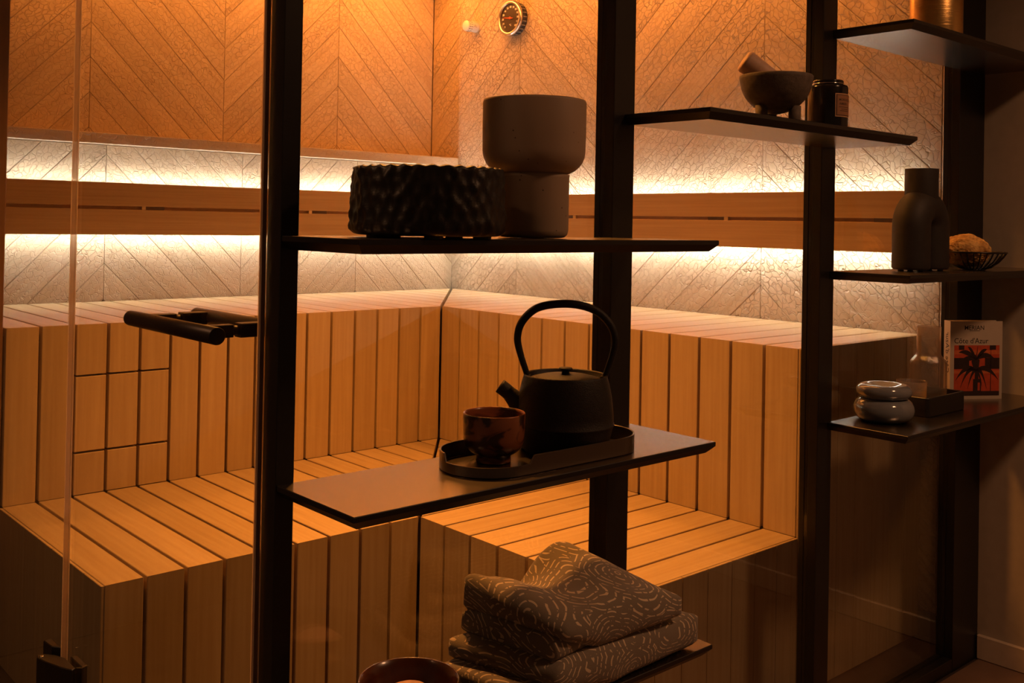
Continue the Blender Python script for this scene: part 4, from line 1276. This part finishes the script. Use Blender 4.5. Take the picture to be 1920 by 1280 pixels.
def folded(name, parent, corners, zbot, ztop_fn, seed, edge=0.011, n=44, m_=16):
    """one fold of cloth: a slab over the four corners A B C D (ground outline) with a soft rounded
    edge, its top given by ztop_fn(u, v); u runs A->B, v runs A->D"""
    A_, B_, C_, D_ = [Vector((*c_, 0)) for c_ in corners]
    rnd = Vector((seed * 3.1, seed * 1.7, seed))
    vs, fs, cl_ = [], [], []
    idx = {}
    def add(u, v, z, k):
        uu = min(1, max(0, u)); vv = min(1, max(0, v))
        p = A_ * ((1 - u) * (1 - v)) + B_ * (u * (1 - v)) + C_ * (u * v) + D_ * ((1 - u) * v)
        w = mnoise.noise(Vector((p.x * 14, p.y * 14, z * 9)) + rnd) * 0.0035
        vs.append((p.x + w, p.y - w, z)); cl_.append((p.x + 0.35 * z + seed, p.y - 0.6 * z, seed + z * 1.3))
        return len(vs) - 1
    def sup(t):          # rounded parameter: squash the rim inwards
        return t
    top = [[0] * (n + 1) for _ in range(n + 1)]
    bot = [[0] * (n + 1) for _ in range(n + 1)]
    for i in range(n + 1):
        for j in range(n + 1):
            u, v = i / n, j / n
            du, dv = min(u, 1 - u), min(v, 1 - v)
            d_ = min(du, dv)
            f = min(1.0, d_ / 0.10)
            prof_ = math.sqrt(max(0.0, 1 - (1 - f) ** 2))
            # cut the corners round
            if du < 0.09 and dv < 0.09:
                q = math.hypot(0.09 - du, 0.09 - dv)
                if q > 0.09:
                    k = 0.09 / q
                    uu = 0.09 - (0.09 - du) * k; vv2 = 0.09 - (0.09 - dv) * k
                    u = uu if u < 0.5 else 1 - uu; v = vv2 if v < 0.5 else 1 - vv2
            zt = ztop_fn(u, v); mid = zbot(u, v) if callable(zbot) else zbot
            c_ = (zt + mid) / 2; h = (zt - mid) / 2
            wr = 0.0022 * mnoise.noise(Vector((u * 6, v * 6, seed * 9.0)))
            top[i][j] = add(u, v, c_ + h * prof_ + wr * prof_, 0)
            bot[i][j] = top[i][j] if d_ == 0 else add(u, v, c_ - h * prof_, 1)
    for i in range(n):
        for j in range(n):
            fs.append([top[i][j], top[i + 1][j], top[i + 1][j + 1], top[i][j + 1]])
            q = [bot[i][j], bot[i][j + 1], bot[i + 1][j + 1], bot[i + 1][j]]
            if len(set(q)) > 2: fs.append([k for k_, k in enumerate(q) if k not in q[:k_]])
    me = bpy.data.meshes.new(name)
    me.from_pydata(vs, [], fs)
    at = me.attributes.new('cloth', 'FLOAT_VECTOR', 'POINT')
    for k, c_ in enumerate(cl_): at.data[k].vector = c_
    bm = bmesh.new(); bm.from_mesh(me); bmesh.ops.recalc_face_normals(bm, faces=bm.faces); bm.to_mesh(me); bm.free()
    return link(name, me, M['cloth'], parent, smooth=True)


zl0 = ZS['low']
low_t = thing('folded_towel', 'lower of the two folded grey towels with cream dashed lines', 'towel', (1.19, 1.17, zl0), 'folded patterned towels')
folded('under_fold', low_t, [(0.972, 1.258), (1.160, 1.264), (1.200, 1.085), (1.020, 1.058)], zl0 + 0.0005, lambda u, v: zl0 + 0.036, 1.0)
folded('fold', low_t, [(0.992, 1.262), (1.335, 1.270), (1.416, 1.082), (1.046, 1.060)],
       lambda u, v: zl0 + 0.0005 + 0.032 * max(0.0, 1 - u / 0.4), lambda u, v: zl0 + 0.066 + 0.004 * math.sin(3 * u + 1), 2.0)
up_t = thing('folded_towel', 'upper folded grey towel with cream dashed lines and raised rumpled corners', 'towel', (1.19, 1.17, zl0 + 0.066), 'folded patterned towels')
zu0 = zl0 + 0.066


def top_z(u, v):
    base = 0.084 * (1 - v) + 0.058 * v                        # back edge higher than the front
    back = (1 - v) ** 1.5
    base += back * (0.028 * math.exp(-((u - 0.80) / 0.18) ** 2) + 0.016 * math.exp(-(u / 0.14) ** 2) - 0.030 * math.exp(-((u - 0.42) / 0.17) ** 2))
    base += 0.012 * math.sin(math.pi * u) * math.sin(math.pi * v)
    base -= 0.018 * math.exp(-((u - 1) / 0.25) ** 2) * v
    base += 0.006 * math.exp(-(((u - 0.30) + 0.30 * v) / 0.07) ** 2) * (1 - v) - 0.006 * math.exp(-(((u - 0.45) + 0.25 * v) / 0.06) ** 2) * (1 - v)
    return zu0 + base


folded('under_fold', up_t, [(1.022, 1.264), (1.130, 1.266), (1.155, 1.082), (1.058, 1.074)], lambda u, v: zu0 + 0.001, lambda u, v: zu0 + 0.038, 3.0)
folded('fold', up_t, [(1.022, 1.262), (1.275, 1.268), (1.356, 1.068), (1.064, 1.064)], lambda u, v: zu0 + 0.001 + 0.034 * max(0.0, 1 - u / 0.32), top_z, 4.0)

# ---- wooden bowl with a bar of bath soap at the near end of the lowest shelf
M['bowl_wood'] = plain('dark_lacquered_wood', (0.085, 0.028, 0.012), 0.25, coat=0.3, noise=0.3, nscale=25)
M['soap'] = plain('pink_salt_soap', (0.62, 0.36, 0.24), 0.5, noise=0.2, nscale=60, bump=0.5, bscale=120)
ox, oy, oz = 0.862, 1.170, zl0
prof = [(0.034, 0.0), (0.036, 0.003), (0.034, 0.008), (0.050, 0.018), (0.063, 0.034), (0.0690, 0.052), (0.0715, 0.068), (0.0710, 0.0705), (0.0690, 0.0700), (0.0660, 0.054), (0.058, 0.036), (0.040, 0.022), (0.002, 0.018)]
tag(lathe('wooden_bowl', prof, M['bowl_wood'], None, (ox, oy, oz), n=56), 'dark lacquered wooden bowl on the lowest shelf, beside the towels', 'bowl')
bm = bmesh.new(); bmesh.ops.create_icosphere(bm, subdivisions=4, radius=1.0)
for v in bm.verts:
    c_ = v.co.copy(); w = 1 + 0.08 * mnoise.noise(c_ * 2.2)
    v.co = Vector((c_.x * 0.040 * w, c_.y * 0.040 * w, (c_.z if abs(c_.z) < 0.7 else math.copysign(0.7 + (abs(c_.z) - 0.7) * 0.25, c_.z)) * 0.024 * w))
me = bpy.data.meshes.new('soap_cake'); bm.to_mesh(me); bm.free()
tag(link('soap_cake', me, M['soap'], None, (ox, oy, oz + 0.0385), smooth=True), 'round pinkish soap cake lying in the wooden bowl', 'soap')
